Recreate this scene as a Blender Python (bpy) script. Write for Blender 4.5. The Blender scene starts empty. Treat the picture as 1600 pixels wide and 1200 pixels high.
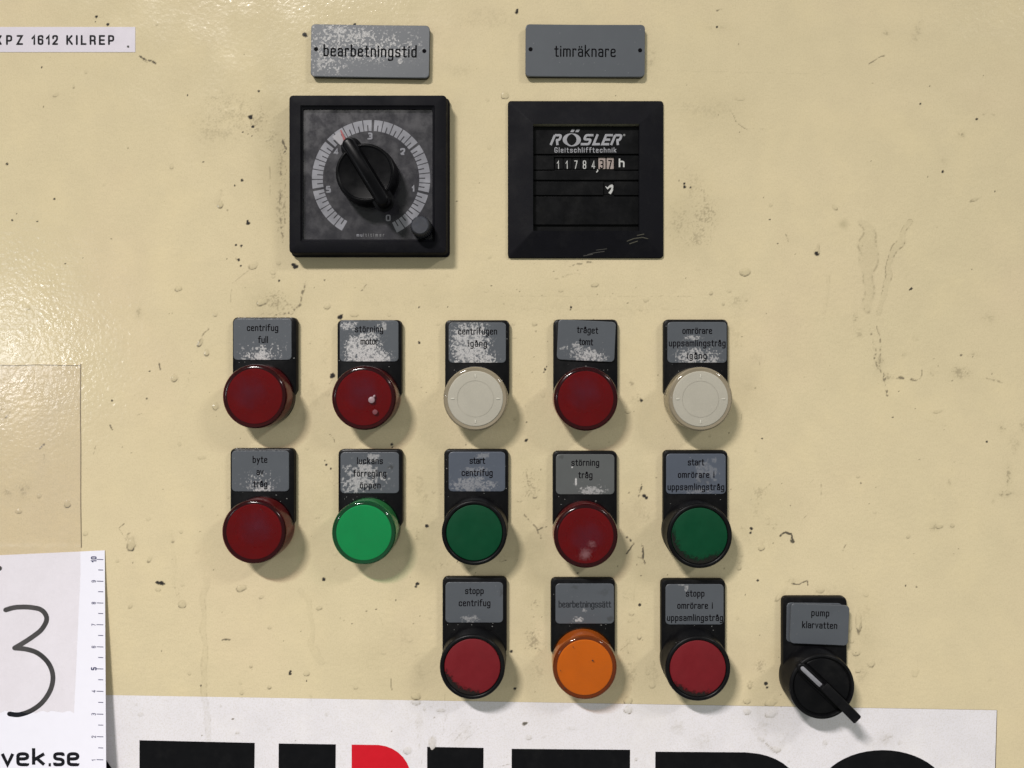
import bpy, math, random
import numpy as np

# ------------------------------------------------------------------ camera
S = 0.295            # millimetres of panel per photo pixel
D = 340.0            # camera distance in mm
NX, NY = 825.0, 575.0  # photo pixel straight in front of the lens
MM = 0.001
C = bpy.context.scene.collection
cam_d = bpy.data.cameras.new('camera')
cam = bpy.data.objects.new('camera', cam_d)
C.objects.link(cam)
cam.location = (0, -D * MM, 0)
cam.rotation_euler = (math.radians(90), 0, 0)
cam_d.sensor_width = 36.0
cam_d.lens = 36.0 * (D / S) / 1600.0
cam_d.shift_x = (800 - NX) / 1600.0
cam_d.shift_y = -(600 - NY) / 1600.0
cam_d.clip_start = 0.01
cam_d.clip_end = 50
bpy.context.scene.camera = cam

# ------------------------------------------------------------------ room light
world = bpy.data.worlds.new('World')
bpy.context.scene.world = world
world.use_nodes = True
bg = world.node_tree.nodes['Background']
bg.inputs['Color'].default_value = (0.94, 1.0, 0.90, 1)
bg.inputs['Strength'].default_value = 0.30

def area_light(name, loc, target, sx, sy, power, color, spread=180):
    l = bpy.data.lights.new(name, 'AREA')
    l.shape = 'RECTANGLE'; l.size = sx; l.size_y = sy
    l.energy = power; l.color = color; l.spread = math.radians(spread)
    o = bpy.data.objects.new(name, l); C.objects.link(o)
    o.location = loc
    from mathutils import Vector
    d = Vector(target) - Vector(loc)
    o.rotation_euler = d.to_track_quat('-Z', 'Y').to_euler()
    return o

area_light('ceiling_tube_light', (-0.53 * 1.9, -1.9, 0.85 * 1.9), (0.22, 0, -1.0), 0.50, 0.09, 10.3, (1.0, 0.955, 0.93), 52)
area_light('ceiling_tube_light', (1.2 * 1.9, -1.9, 0.92 * 1.9), (0.0, 0, -0.3), 0.62, 0.12, 13.5, (1.0, 0.98, 0.95), 120)
area_light('side_lamp', (-1.84, -2.2, 0.06), (0.0, 0, 0.0), 0.10, 0.24, 3.0, (0.93, 0.95, 1.0))

vs = bpy.context.scene.view_settings
vs.view_transform = 'Standard'; vs.look = 'None'; vs.exposure = 0; vs.gamma = 1
bpy.context.scene.cycles.max_bounces = 10
bpy.context.scene.cycles.transparent_max_bounces = 16

# ------------------------------------------------------------------ helpers
def W(px, py, h=0.0):
    """photo pixel seen at height h mm above the panel -> panel x, z in mm"""
    k = D / (D - h)
    return ((px - NX) / k * S, -(py - NY) / k * S)

def link(name, mesh, mat=None, parent=None, loc=None):
    o = bpy.data.objects.new(name, mesh); C.objects.link(o)
    if mat is not None and len(mesh.materials) == 0:
        mesh.materials.append(mat)
    if loc is not None: o.location = loc
    if parent is not None: o.parent = parent
    return o

def mesh_of(verts, faces, smooth=40):
    me = bpy.data.meshes.new('m')
    me.from_pydata([tuple(v) for v in verts], [], faces)
    me.validate()
    if smooth:
        me.polygons.foreach_set('use_smooth', [True] * len(me.polygons))
        me.set_sharp_from_angle(angle=math.radians(smooth))
    return me

def thing(name, label, cat, X, Z, group=None, rot=0):
    o = bpy.data.objects.new(name, None); C.objects.link(o)
    o.empty_display_size = 0.01
    o.location = (X * MM, 0, Z * MM)
    o.rotation_euler = (0, math.radians(rot), 0)
    o['label'] = label; o['category'] = cat
    if group: o['group'] = group
    return o

def part(name, geo, mat, parent, smooth=40, label=None):
    """geo = (verts in local mm as (x, z, h), faces)"""
    v, f = geo
    me = mesh_of([(x * MM, -h * MM, z * MM) for x, z, h in v], f, smooth)
    o = link(name, me, mat, parent)
    if label: o['label'] = label
    return o

def merge(*geos):
    V, F = [], []
    for v, f in geos:
        b = len(V); V += list(v); F += [tuple(i + b for i in q) for q in f]
    return V, F

def loft(rings, cap0=False, cap1=True, closed_loop=False):
    n = len(rings[0]); V = []; F = []
    for r in rings: V += r
    m = len(rings)
    for a in range(m - 1 + (1 if closed_loop else 0)):
        b = (a + 1) % m
        for i in range(n):
            j = (i + 1) % n
            F.append((a * n + i, a * n + j, b * n + j, b * n + i))
    if cap1: F.append(tuple((m - 1) * n + i for i in range(n)))
    if cap0: F.append(tuple(reversed(range(n))))
    return V, F

def ring(r, h, n=72, cx=0, cz=0, wob=None):
    out = []
    for i in range(n):
        a = 2 * math.pi * i / n
        rr = r if wob is None else r + wob(i)
        out.append((cx + rr * math.cos(a), cz + rr * math.sin(a), h))
    return out

def lathe(profile, n=72, cx=0, cz=0, cap=True):
    return loft([ring(r, h, n, cx, cz) for r, h in profile], cap1=cap)

def rrect(L, R, B, T, r, h, seg=5):
    """rounded rectangle outline, x from L to R, z from B to T"""
    out = []
    r = max(r, 0.01)
    for cx, cz, a0 in ((R - r, T - r, 0), (L + r, T - r, 90), (L + r, B + r, 180), (R - r, B + r, 270)):
        for i in range(seg + 1):
            a = math.radians(a0 + 90 * i / seg)
            out.append((cx + r * math.cos(a), cz + r * math.sin(a), h))
    return out

def box(L, R, B, T, h0, h1, r=0.3, bev=0.12, seg=3):
    return loft([rrect(L, R, B, T, r, h0, seg), rrect(L, R, B, T, r, h1 - bev, seg),
                 rrect(L + bev, R - bev, B + bev, T - bev, max(r - bev, .05), h1, seg)])

def pxrect(L, T, R, B, h, ox=0, oz=0):
    x0, z1 = W(L, T, h); x1, z0 = W(R, B, h)
    return x0 - ox, x1 - ox, z0 - oz, z1 - oz   # L R B T in local mm

# ------------------------------------------------------------------ numpy noise
def _hash(ix, iy, seed):
    h = (ix.astype(np.int64) * 374761393 + iy.astype(np.int64) * 668265263 + seed * 1442695041) & 0xFFFFFFFF
    h = ((h ^ (h >> 13)) * 1274126177) & 0xFFFFFFFF
    h = (h ^ (h >> 16)) & 0xFFFFFFFF
    return (h & 0xFFFFFF).astype(np.float32) / float(0xFFFFFF)

def vnoise(x, y, seed=0):
    ix = np.floor(x); iy = np.floor(y)
    fx = (x - ix).astype(np.float32); fy = (y - iy).astype(np.float32)
    fx = fx * fx * (3 - 2 * fx); fy = fy * fy * (3 - 2 * fy)
    a = _hash(ix, iy, seed); b = _hash(ix + 1, iy, seed)
    c = _hash(ix, iy + 1, seed); d = _hash(ix + 1, iy + 1, seed)
    return (a * (1 - fx) + b * fx) * (1 - fy) + (c * (1 - fx) + d * fx) * fy

def fbm(x, y, sc, seed=0, octs=3):
    t = 0; amp = 1.0; s = 0
    for o in range(octs):
        t = t + amp * vnoise(x / sc + 17.3 * o, y / sc - 9.1 * o, seed + o); s += amp
        amp *= 0.55; sc *= 0.5
    return t / s

def sstep(a, b, x):
    t = np.clip((x - a) / (b - a), 0, 1)
    return t * t * (3 - 2 * t)

class Canvas:
    def __init__(self, xs, ys):
        self.xs = np.asarray(xs, np.float32); self.ys = np.asarray(ys, np.float32)
        sh = (len(ys), len(xs))
        self.dirt = np.zeros(sh, np.float32); self.stain = np.zeros(sh, np.float32); self.hgt = np.zeros(sh, np.float32)
    def sub(self, x0, x1, y0, y1):
        i0, i1 = np.searchsorted(self.xs, [x0, x1]); j0, j1 = np.searchsorted(self.ys, [y0, y1])
        if i1 <= i0 or j1 <= j0: return None
        X, Y = np.meshgrid(self.xs[i0:i1], self.ys[j0:j1])
        return (slice(j0, j1), slice(i0, i1)), X, Y
    def K(self, x, y, r, a=1.0, asp=1.0, ang=0):
        q = self.sub(x - 2.5 * r * asp - 2, x + 2.5 * r * asp + 2, y - 2.5 * r * asp - 2, y + 2.5 * r * asp + 2)
        if q is None: return
        s, X, Y = q
        c, sn = math.cos(math.radians(ang)), math.sin(math.radians(ang))
        u = ((X - x) * c - (Y - y) * sn) / asp; v = (X - x) * sn + (Y - y) * c
        d = np.sqrt(u * u + v * v) / r + (vnoise(X / 2.6, Y / 2.6, 7) - .5) * .7
        self.dirt[s] = np.maximum(self.dirt[s], a * (1 - sstep(.75, 1.25, d)))
    def Dr(self, x, y, w, h, a=.6, ang=0, hg=.22):
        m = max(w, h) * .9 + 3
        q = self.sub(x - m, x + m, y - m, y + m)
        if q is None: return
        s, X, Y = q
        c, sn = math.cos(math.radians(ang)), math.sin(math.radians(ang))
        u = (X - x) * c - (Y - y) * sn; v = (X - x) * sn + (Y - y) * c
        wob = (vnoise(X / 4, Y / 4, 11) - .5) * .35
        rho = np.sqrt((2 * u / w) ** 2 + (2 * v / h) ** 2) + wob
        low = .30 + .70 * np.clip((Y - y) / (.5 * max(w, h)) + .25, 0, 1)  # dirty rim deepened on the lower side, painting in shade of the raised drop
        brk = .55 + .45 * vnoise(X / 3, Y / 3, 23)
        wd = max(.13, 1.5 / min(w, h))
        self.dirt[s] = np.maximum(self.dirt[s], 1.0 * a * low * brk * np.exp(-((rho - .95) / wd) ** 2))
        self.stain[s] = np.maximum(self.stain[s], .40 * a * (1 - sstep(.8, 1.05, rho)))
        self.hgt[s] += hg * min(1, min(w, h) / 10) * a * sstep(0, .55, 1.05 - rho)
    def G(self, x, y, rx, ry, a=.5, ang=0, fine=2.0, thr=.66):
        m = max(rx, ry) * 1.9
        q = self.sub(x - m, x + m, y - m, y + m)
        if q is None: return
        s, X, Y = q
        c, sn = math.cos(math.radians(ang)), math.sin(math.radians(ang))
        u = (X - x) * c - (Y - y) * sn; v = (X - x) * sn + (Y - y) * c
        mk = np.exp(-((u / rx) ** 2 + (v / ry) ** 2))
        n = fbm(X, Y, fine, 31, 2); n2 = fbm(X, Y, 9, 47, 2)
        t = sstep(thr + .03, thr + .24, n * .75 + mk * .42 * (.5 + n2))
        self.dirt[s] = np.maximum(self.dirt[s], a * .36 * t * np.clip(mk * 2.2, 0, 1))
        self.stain[s] = np.maximum(self.stain[s], a * .45 * mk * n2)
        self.hgt[s] += .05 * a * t
    def Sm(self, pts, w, a=.5, brk=.5, edge=False, st=0.0):
        xs = [p[0] for p in pts]; ys = [p[1] for p in pts]
        q = self.sub(min(xs) - w * 2, max(xs) + w * 2, min(ys) - w * 2, max(ys) + w * 2)
        if q is None: return
        s, X, Y = q
        dm = np.full(X.shape, 1e9, np.float32)
        sc_ = 9 if not edge else 24
        wx = X + (vnoise(X / sc_, Y / sc_, 3) - .5) * w * .9; wy = Y + (vnoise(X / sc_, Y / sc_, 5) - .5) * w * .9
        for (ax, ay), (bx, by) in zip(pts[:-1], pts[1:]):
            dx, dy = bx - ax, by - ay; L2 = dx * dx + dy * dy + 1e-6
            t = np.clip(((wx - ax) * dx + (wy - ay) * dy) / L2, 0, 1)
            dm = np.minimum(dm, np.hypot(wx - ax - t * dx, wy - ay - t * dy))
        rho = dm / (w * .5)
        n = fbm(X, Y, 3.2, 61, 2)
        k = np.clip((n - .12 - brk * .55) * 4.5, 0, 1)
        if edge:
            v = np.exp(-((rho - .9) / .20) ** 2) * (.15 + .7 * k) * sstep(.25, .6, fbm(X, Y, 16, 83, 2)) + .10 * (1 - sstep(.7, 1., rho)) * k
            self.hgt[s] += .05 * (1 - sstep(.6, 1.0, rho))
        else:
            v = (1 - sstep(.35, 1.15, rho + (fbm(X, Y, 7, 71, 2) - .5) * .9)) * k * .85
        self.dirt[s] = np.maximum(self.dirt[s], a * v)
        if st: self.stain[s] = np.maximum(self.stain[s], st * (1 - sstep(.6, 1.3, rho)))

def grid_mesh(cv, to_world, attrs, uvshape=None):
    """dense sheet over a Canvas; to_world(X, Y, hgt) -> (x, y, z) arrays in metres"""
    X, Y = np.meshgrid(cv.xs, cv.ys)
    wx, wy, wz = to_world(X, Y, cv.hgt)
    ny, nx = X.shape
    co = np.stack([wx, wy, wz], -1).astype(np.float32).reshape(-1)
    idx = np.arange(ny * nx, dtype=np.int32).reshape(ny, nx)
    q = np.stack([idx[1:, :-1], idx[1:, 1:], idx[:-1, 1:], idx[:-1, :-1]], -1).reshape(-1)
    nf = (ny - 1) * (nx - 1)
    me = bpy.data.meshes.new('sheet')
    me.vertices.add(ny * nx); me.vertices.foreach_set('co', co)
    me.loops.add(nf * 4); me.loops.foreach_set('vertex_index', q)
    me.polygons.add(nf)
    me.polygons.foreach_set('loop_start', np.arange(0, nf * 4, 4, dtype=np.int32))
    me.polygons.foreach_set('use_smooth', np.ones(nf, bool))
    me.update(calc_edges=True)
    for k in attrs:
        at = me.attributes.new(k, 'FLOAT', 'POINT')
        at.data.foreach_set('value', np.clip(getattr(cv, k), 0, 1).astype(np.float32).reshape(-1))
    return me

# ------------------------------------------------------------------ materials
class NT:
    def __init__(self, name):
        self.m = bpy.data.materials.new(name); self.m.use_nodes = True
        self.t = self.m.node_tree; self.n = self.t.nodes; self.l = self.t.links
        self.b = self.n['Principled BSDF']; self.out = self.n['Material Output']
        self.tc = self.n.new('ShaderNodeTexCoord').outputs['Object']
    def noise(self, scale, detail=2, rough=.5, vec=None, dist=0):
        n = self.n.new('ShaderNodeTexNoise'); n.inputs['Scale'].default_value = scale
        n.inputs['Detail'].default_value = detail; n.inputs['Roughness'].default_value = rough
        n.inputs['Distortion'].default_value = dist
        self.l.new(vec or self.tc, n.inputs['Vector']); return n.outputs['Fac']
    def ramp(self, fac, stops):
        r = self.n.new('ShaderNodeValToRGB'); e = r.color_ramp.elements
        while len(e) > 1: e.remove(e[0])
        e[0].position = stops[0][0]; e[0].color = (*stops[0][1], 1) if isinstance(stops[0][1], tuple) else (stops[0][1],) * 3 + (1,)
        for p, c in stops[1:]:
            k = e.new(p); k.color = (*c, 1) if isinstance(c, tuple) else (c, c, c, 1)
        self.l.new(fac, r.inputs[0]); return r.outputs[0]
    def mix(self, fac, a, b, mode='MIX'):
        m = self.n.new('ShaderNodeMix'); m.data_type = 'RGBA'; m.blend_type = mode
        for s, v in ((m.inputs[0], fac), (m.inputs[6], a), (m.inputs[7], b)):
            if hasattr(v, 'is_output'): self.l.new(v, s)
            elif isinstance(v, tuple): s.default_value = (*v, 1)
            else: s.default_value = v
        return m.outputs[2]
    def math(self, op, a, b=0.0, clamp=False):
        m = self.n.new('ShaderNodeMath'); m.operation = op; m.use_clamp = clamp
        for s, v in ((m.inputs[0], a), (m.inputs[1], b)):
            if hasattr(v, 'is_output'): self.l.new(v, s)
            else: s.default_value = v
        return m.outputs[0]
    def attr(self, name):
        a = self.n.new('ShaderNodeAttribute'); a.attribute_name = name; return a.outputs['Fac']
    def bump(self, h, dist, strength=1.0, normal=None):
        b = self.n.new('ShaderNodeBump'); b.inputs['Strength'].default_value = strength
        b.inputs['Distance'].default_value = dist; self.l.new(h, b.inputs['Height'])
        if normal: self.l.new(normal, b.inputs['Normal'])
        return b.outputs['Normal']
    def set(self, sock, v):
        s = self.b.inputs[sock]
        if hasattr(v, 'is_output'): self.l.new(v, s)
        elif isinstance(v, tuple): s.default_value = (*v, 1)
        else: s.default_value = v

def plastic(name, col, rough=.4, var=.25, nscale=300, bump=0.00002, dust=None, dustcol=(.25, .24, .22), spec=.5):
    t = NT(name)
    n = t.noise(nscale, 4, .6)
    c = t.mix(n, tuple(x * (1 - var) for x in col), tuple(min(1, x * (1 + var)) for x in col))
    if dust:
        d = t.ramp(t.noise(nscale * .35, 8, .72), [(0.50, 0.0), (0.80, dust)])
        c = t.mix(d, c, dustcol)
    t.set('Base Color', c)
    t.set('Roughness', t.ramp(t.noise(nscale * .5, 5, .6), [(.3, max(.03, rough - .08)), (.7, min(1, rough + .12))]))
    t.set('Specular IOR Level', spec)
    if bump: t.set('Normal', t.bump(t.noise(nscale * 9, 3), bump))
    return t.m

def flat(name, col, rough=.6, var=.15):
    return plastic(name, col, rough, var, 700, 0)

def painted(name, base, base2, wearcol=None, rough=.38, peel=0.00004, peelscale=420, pink=None, speck=.5):
    """paint with attributes: dirt (dark marks, plus shade painted under drops), stain (oily tint)"""
    t = NT(name)
    c = t.mix(t.ramp(t.noise(9, 5, .6), [(.3, 0.), (.7, 1.)]), base, base2)
    if pink: c = t.mix(t.ramp(t.noise(14, 3, .5), [(.52, 0.), (.75, .28)]), c, pink)
    c = t.mix(t.ramp(t.noise(1500, 3, .6), [(.45, .0), (.75, .30)]), c, (.36, .30, .17))
    c = t.mix(t.ramp(t.noise(70, 6, .68), [(.42, 0.), (.75, .22)]), c, tuple(x * .72 for x in base))
    c = t.mix(t.ramp(t.noise(33, 6, .65), [(.50, 0.), (.72, .30)]), c, tuple(min(1, x * q) for x, q in zip(base, (1.10, 1.09, 1.02))))
    c = t.mix(t.math('MULTIPLY', t.attr('stain'), .75), c, (.31, .265, .155))
    # tiny specks everywhere, more where the surface is grimy
    sp = t.math('ADD', t.noise(900, 3, .7), t.math('MULTIPLY', t.attr('stain'), .13))
    c = t.mix(t.ramp(sp, [(.735, 0.), (.80, speck)]), c, (.12, .10, .06))
    d = t.attr('dirt')
    c = t.mix(t.ramp(d, [(0., 0.), (.12, .10), (.40, .72), (.7, .93), (1., 1.)]), c, t.ramp(d, [(.3, (.20, .16, .10)), (.6, (.10, .085, .06)), (.9, (.022, .019, .018))]))
    t.set('Base Color', c)
    t.set('Roughness', t.ramp(t.noise(60, 5, .6), [(.3, rough - .03), (.7, rough + .10)]))
    if peel:
        n1 = t.noise(peelscale, 2, .45); n2 = t.noise(peelscale * 3.2, 2, .5)
        hsum = t.math('MULTIPLY', t.math('ADD', n1, t.math('MULTIPLY', n2, .16)), t.ramp(t.noise(11, 3, .5), [(.30, .35), (.70, 1.)]))
        t.set('Normal', t.bump(hsum, peel))
    return t.m

M = {}
M['panel'] = painted('cream_paint', (.612, .515, .335), (.578, .494, .318), pink=(.622, .488, .338), rough=.10, peel=.00017, peelscale=500)
M['sticker'] = painted('white_vinyl', (.70, .675, .71), (.665, .64, .675), rough=.42, peel=.00004, peelscale=400, speck=.35)
M['black'] = plastic('black_plastic', (.0035, .0035, .0042), .34, .3, 260, .00002, dust=.03, spec=.12)
M['black_dark'] = plastic('black_plastic_deep', (.0028, .0028, .0034), .42, .3, 260, .00002, dust=.02, spec=.12)
M['black_rough'] = plastic('black_moulded_plastic', (.0035, .0035, .0055), .6, .3, 200, .00005, dust=.025, spec=.10)
M['black_gloss'] = plastic('black_gloss_plastic', (.0022, .0022, .003), .30, .3, 200, 0, dust=.012, spec=.10)
M['ink'] = plastic('engraved_black', (.003, .003, .004), .7, .2, 700, 0, spec=.05)
M['ink_faded'] = plastic('faded_engraving', (.022, .024, .028), .7, .6, 260, 0, spec=.05)
M['inkprint'] = plastic('printed_black', (.008, .008, .011), .5, .2, 700, 0, spec=.1)
M['marker'] = plastic('marker_ink', (.010, .011, .015), .5, .5, 200, 0, spec=.1)
M['white_print'] = flat('white_print', (.42, .42, .41), .6)
M['grey_print'] = plastic('worn_grey_print', (.25, .25, .27), .6, .5, 150, 0)
M['faint_print'] = flat('faint_print', (.16, .16, .16), .6)
M['wheel_white'] = flat('counter_white', (.27, .22, .20), .5)
M['paper'] = plastic('white_paper', (.71, .70, .78), .75, .02, 300, .00001)
M['tag'] = plastic('white_tape_label', (.55, .51, .57), .5, .03, 300, 0)
M['sred'] = plastic('red_vinyl', (.50, .008, .018), .5, .08, 300, 0, spec=.15)
M['sblack'] = plastic('black_vinyl', (.0035, .0035, .0045), .45, .2, 300, 0, dust=.02, spec=.12)
M['green_cap'] = plastic('green_cap', (.002, .042, .017), .5, .15, 250, .00001, dust=.10, dustcol=(.02, .04, .02), spec=.12)
M['red_cap'] = plastic('red_cap', (.130, .009, .013), .5, .12, 250, .00001, dust=.16, dustcol=(.06, .015, .015), spec=.15)
M['dust_bit'] = flat('dust_bit', (.20, .20, .19), .8)
M['oil'] = flat('dirt', (.02, .018, .015), .5)

def label_mat(name, col, bluish=0):
    t = NT(name)
    c = t.mix(t.noise(120, 5, .6), tuple(x * .9 for x in col), tuple(x * 1.1 for x in col))
    w = t.attr('stain')
    fine = t.noise(2600, 3, .7)
    wc = t.mix(t.ramp(fine, [(.35, 0.), (.65, 1.)]), (.22, .22, .22), (.60, .58, .58))
    c = t.mix(w, c, wc)
    c = t.mix(t.math('MULTIPLY', t.attr('dirt'), .85), c, (.03, .03, .03))
    t.set('Base Color', c); t.set('Roughness', t.mix(w, (.40,) * 3, (.8,) * 3))
    t.set('Normal', t.bump(t.math('MULTIPLY', w, fine), .00008))
    return t.m
M['label'] = label_mat('grey_engraving_plastic', (.068, .075, .087))
M['label_b'] = label_mat('blue_grey_engraving_plastic', (.064, .075, .100))
M['label_g'] = label_mat('warm_grey_engraving_plastic', (.078, .082, .083))

def shell(name, tint, rough=.07, ior=1.49, haze=0.0, hazecol=(.5, .5, .5), hz=60):
    """clear thin moulding: light passes straight through, gloss on top"""
    t = NT(name); n, l = t.n, t.l
    tr = n.new('ShaderNodeBsdfTransparent'); tr.inputs[0].default_value = (*tint, 1)
    gl = n.new('ShaderNodeBsdfGlossy'); l.new(t.ramp(t.noise(150, 5, .65), [(.35, rough * .7), (.75, rough * 2.6)]), gl.inputs['Roughness'])
    ge = n.new('ShaderNodeNewGeometry'); vd = n.new('ShaderNodeVectorMath'); vd.operation = 'DOT_PRODUCT'
    l.new(ge.outputs['Normal'], vd.inputs[0]); l.new(ge.outputs['Incoming'], vd.inputs[1])
    f0 = ((ior - 1) / (ior + 1)) ** 2
    frs = t.math('ADD', t.math('MULTIPLY', t.math('POWER', t.math('SUBTRACT', 1.0, t.math('ABSOLUTE', vd.outputs['Value']), True), 5.0), 1 - f0), f0, True)
    cur = tr.outputs[0]
    if haze:
        di = n.new('ShaderNodeBsdfDiffuse'); di.inputs[0].default_value = (*hazecol, 1)
        mx = n.new('ShaderNodeMixShader')
        l.new(t.ramp(t.noise(hz, 7, .65, dist=1.2), [(.32, haze * .25), (.70, haze)]), mx.inputs[0])
        l.new(cur, mx.inputs[1]); l.new(di.outputs[0], mx.inputs[2]); cur = mx.outputs[0]
    m2 = n.new('ShaderNodeMixShader'); l.new(frs, m2.inputs[0]); l.new(cur, m2.inputs[1]); l.new(gl.outputs[0], m2.inputs[2])
    l.new(m2.outputs[0], t.out.inputs['Surface'])
    n.remove(t.b)
    return t.m
M['shell_red'] = shell('red_lens_plastic', (.62, .22, .23), rough=.10, ior=1.38, haze=.16, hazecol=(.075, .008, .018), hz=75)
M['shell_orange'] = shell('orange_lens_plastic', (.88, .57, .28), rough=.05, haze=.10, hazecol=(.4, .13, .02))
M['shell_green'] = shell('green_lens_plastic', (.40, .86, .62), rough=.05, haze=.07, hazecol=(.02, .20, .09))
M['shell_clear'] = shell('clear_lens_plastic', (.91, .895, .86), rough=.05, haze=.06, hazecol=(.40, .38, .34))
M['cover'] = shell('scratched_clear_cover', (.92, .92, .94), rough=.20, haze=.09, hazecol=(.16, .155, .18), hz=55)

# ------------------------------------------------------------------ single stroke engraving font
def rpl(pts, r, seg=4, closed=False):
    """polyline with rounded corners"""
    out = []; n = len(pts)
    rng = range(n) if closed else range(1, n - 1)
    if not closed: out.append(pts[0])
    for i in rng:
        a, b, c = pts[i - 1], pts[i], pts[(i + 1) % n]
        la = math.dist(a, b); lc = math.dist(b, c)
        k = min(r, la * .5, lc * .5)
        p = (b[0] + (a[0] - b[0]) * k / la, b[1] + (a[1] - b[1]) * k / la)
        q = (b[0] + (c[0] - b[0]) * k / lc, b[1] + (c[1] - b[1]) * k / lc)
        for s in range(seg + 1):
            t = s / seg
            out.append(((1 - t) ** 2 * p[0] + 2 * t * (1 - t) * b[0] + t * t * q[0], (1 - t) ** 2 * p[1] + 2 * t * (1 - t) * b[1] + t * t * q[1]))
    if not closed: out.append(pts[-1])
    else: out.append(out[0])
    return out

w_ = .50; R_ = .26; AS = 1.52; DS = -.50
def glyph(ch):
    w = w_
    bowl = rpl([(0, 0), (w, 0), (w, 1), (0, 1)], R_, closed=True)
    dots = lambda: [[(.10, 1.28), (.10, 1.34)], [(w - .10, 1.28), (w - .10, 1.34)]]
    a = [rpl([(.02, .84), (.02, 1), (w, 1), (w, 0)], R_), rpl([(w, .56), (0, .56), (0, 0), (w, 0), (w, .2)], R_ * .9)]
    arch = lambda x: rpl([(x, .6), (x, 1), (x + w, 1), (x + w, 0)], R_)
    g = {
        'a': a, 'ä': a + dots(), 'å': a + [rpl([(.12, 1.16), (w - .12, 1.16), (w - .12, 1.42), (.12, 1.42)], .12, closed=True)],
        'b': [[(0, AS), (0, 0)], bowl], 'c': [rpl([(w, .72), (w, 1), (0, 1), (0, 0), (w, 0), (w, .28)], R_)],
        'd': [[(w, AS), (w, 0)], bowl], 'e': [rpl([(w, .13), (w, 0), (0, 0), (0, 1), (w, 1), (w, .53), (.02, .53)], R_ * .9)],
        'f': [rpl([(.44, AS), (.14, AS), (.14, 0)], .2), [(-.04, 1), (.40, 1)]],
        'g': [bowl, rpl([(w, 1), (w, DS), (0, DS), (0, DS + .12)], R_)],
        'h': [[(0, AS), (0, 0)], arch(0)], 'i': [[(0, 1), (0, 0)], [(0, 1.30), (0, 1.36)]],
        'k': [[(0, AS), (0, 0)], [(w, 1), (0, .42)], [(.16, .56), (w, 0)]], 'l': [[(0, AS), (0, 0)]],
        'm': [[(0, 1), (0, 0)], rpl([(0, .6), (0, 1), (.42, 1), (.42, 0)], R_), rpl([(.42, .6), (.42, 1), (.84, 1), (.84, 0)], R_)],
        'n': [[(0, 1), (0, 0)], arch(0)], 'o': [bowl], 'ö': [bowl] + dots(),
        'p': [[(0, 1), (0, DS)], bowl], 'r': [[(0, 1), (0, 0)], rpl([(0, .6), (0, 1), (.36, 1), (.36, .9)], .22)],
        's': [rpl([(w, .80), (w, 1), (0, 1), (0, .54), (w, .48), (w, 0), (0, 0), (0, .20)], R_ * .8)],
        't': [rpl([(.14, 1.36), (.14, 0), (.40, 0)], .18), [(-.04, 1), (.36, 1)]],
        'u': [rpl([(0, 1), (0, 0), (w, 0), (w, .4)], R_), [(w, 1), (w, 0)]],
        'v': [[(0, 1), (w / 2, 0), (w, 1)]], 'y': [[(0, 1), (w / 2, .02)], [(w, 1), (.08, DS)]],
        '1': [[(0, 1.05), (.25, AS), (.25, 0)]], '7': [[(0, AS), (w, AS), (.14, 0)]],
        '8': [rpl([(0, .76), (w, .76), (w, AS), (0, AS)], .2, closed=True), rpl([(0, 0), (w, 0), (w, .72), (0, .72)], .2, closed=True)],
        '4': [[(.40, 0), (.40, AS), (0, .38), (.58, .38)]],
        '3': [rpl([(0, AS), (w, AS), (w, .74), (.15, .74)], .2), rpl([(.15, .74), (w, .74), (w, 0), (0, 0), (0, .15)], .2)],
        '2': [rpl([(0, 1.1), (0, AS), (w, AS), (w, .85), (0, 0)], .2), [(0, 0), (w, 0)]],
        ' ': [],
        '0': [rpl([(0, 0), (w, 0), (w, AS), (0, AS)], R_, closed=True)],
        '5': [rpl([(w, AS), (.03, AS), (0, .80), (w, .84), (w, 0), (0, 0), (0, .16)], .16)],
        '6': [rpl([(w, 1.2), (w, AS), (0, AS), (0, 0), (w, 0), (w, .84), (.04, .84)], R_)],
        '9': [rpl([(0, .22), (0, 0), (w, 0), (w, AS), (0, AS), (0, .62), (w - .04, .62)], R_)],
        'X': [[(0, AS), (.62, 0)], [(.62, AS), (0, 0)]], 'Z': [[(0, AS), (.56, AS), (0, 0), (.58, 0)]],
        'P': [[(0, AS), (0, 0)], rpl([(0, AS), (.54, AS), (.54, .62), (0, .62)], .3)], 'I': [[(0, AS), (0, 0)]],
        'R': [[(0, AS), (0, 0)], rpl([(0, AS), (.54, AS), (.54, .66), (0, .66)], .3), rpl([(.3, .66), (.52, .6), (.56, 0)], .2)],
        'K': [[(0, AS), (0, 0)], [(.56, AS), (.02, .62)], [(.2, .82), (.60, 0)]], 'L': [[(0, AS), (0, 0), (.5, 0)]],
        'E': [[(.54, AS), (0, AS), (0, 0), (.55, 0)], [(0, .74), (.5, .74)]],
        'G': [rpl([(.56, 1.1), (.56, AS), (0, AS), (0, 0), (.58, 0), (.58, .66), (.32, .66)], .34)],
        '.': [[(0, .05), (0, .1)]], ',': [[(.05, .1), (0, -.2)]],
    }[ch]
    wd = {'i': 0, 'l': 0, 'f': .36, 't': .34, 'r': .34, 'm': .84, '1': .25, ' ': .3, '.': 0, ',': .05, 'I': 0, 'X': .62, 'Z': .56, 'P': .54, 'R': .56, 'K': .6, 'L': .5, 'E': .54, 'G': .58}.get(ch, w)
    return g, wd

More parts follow.
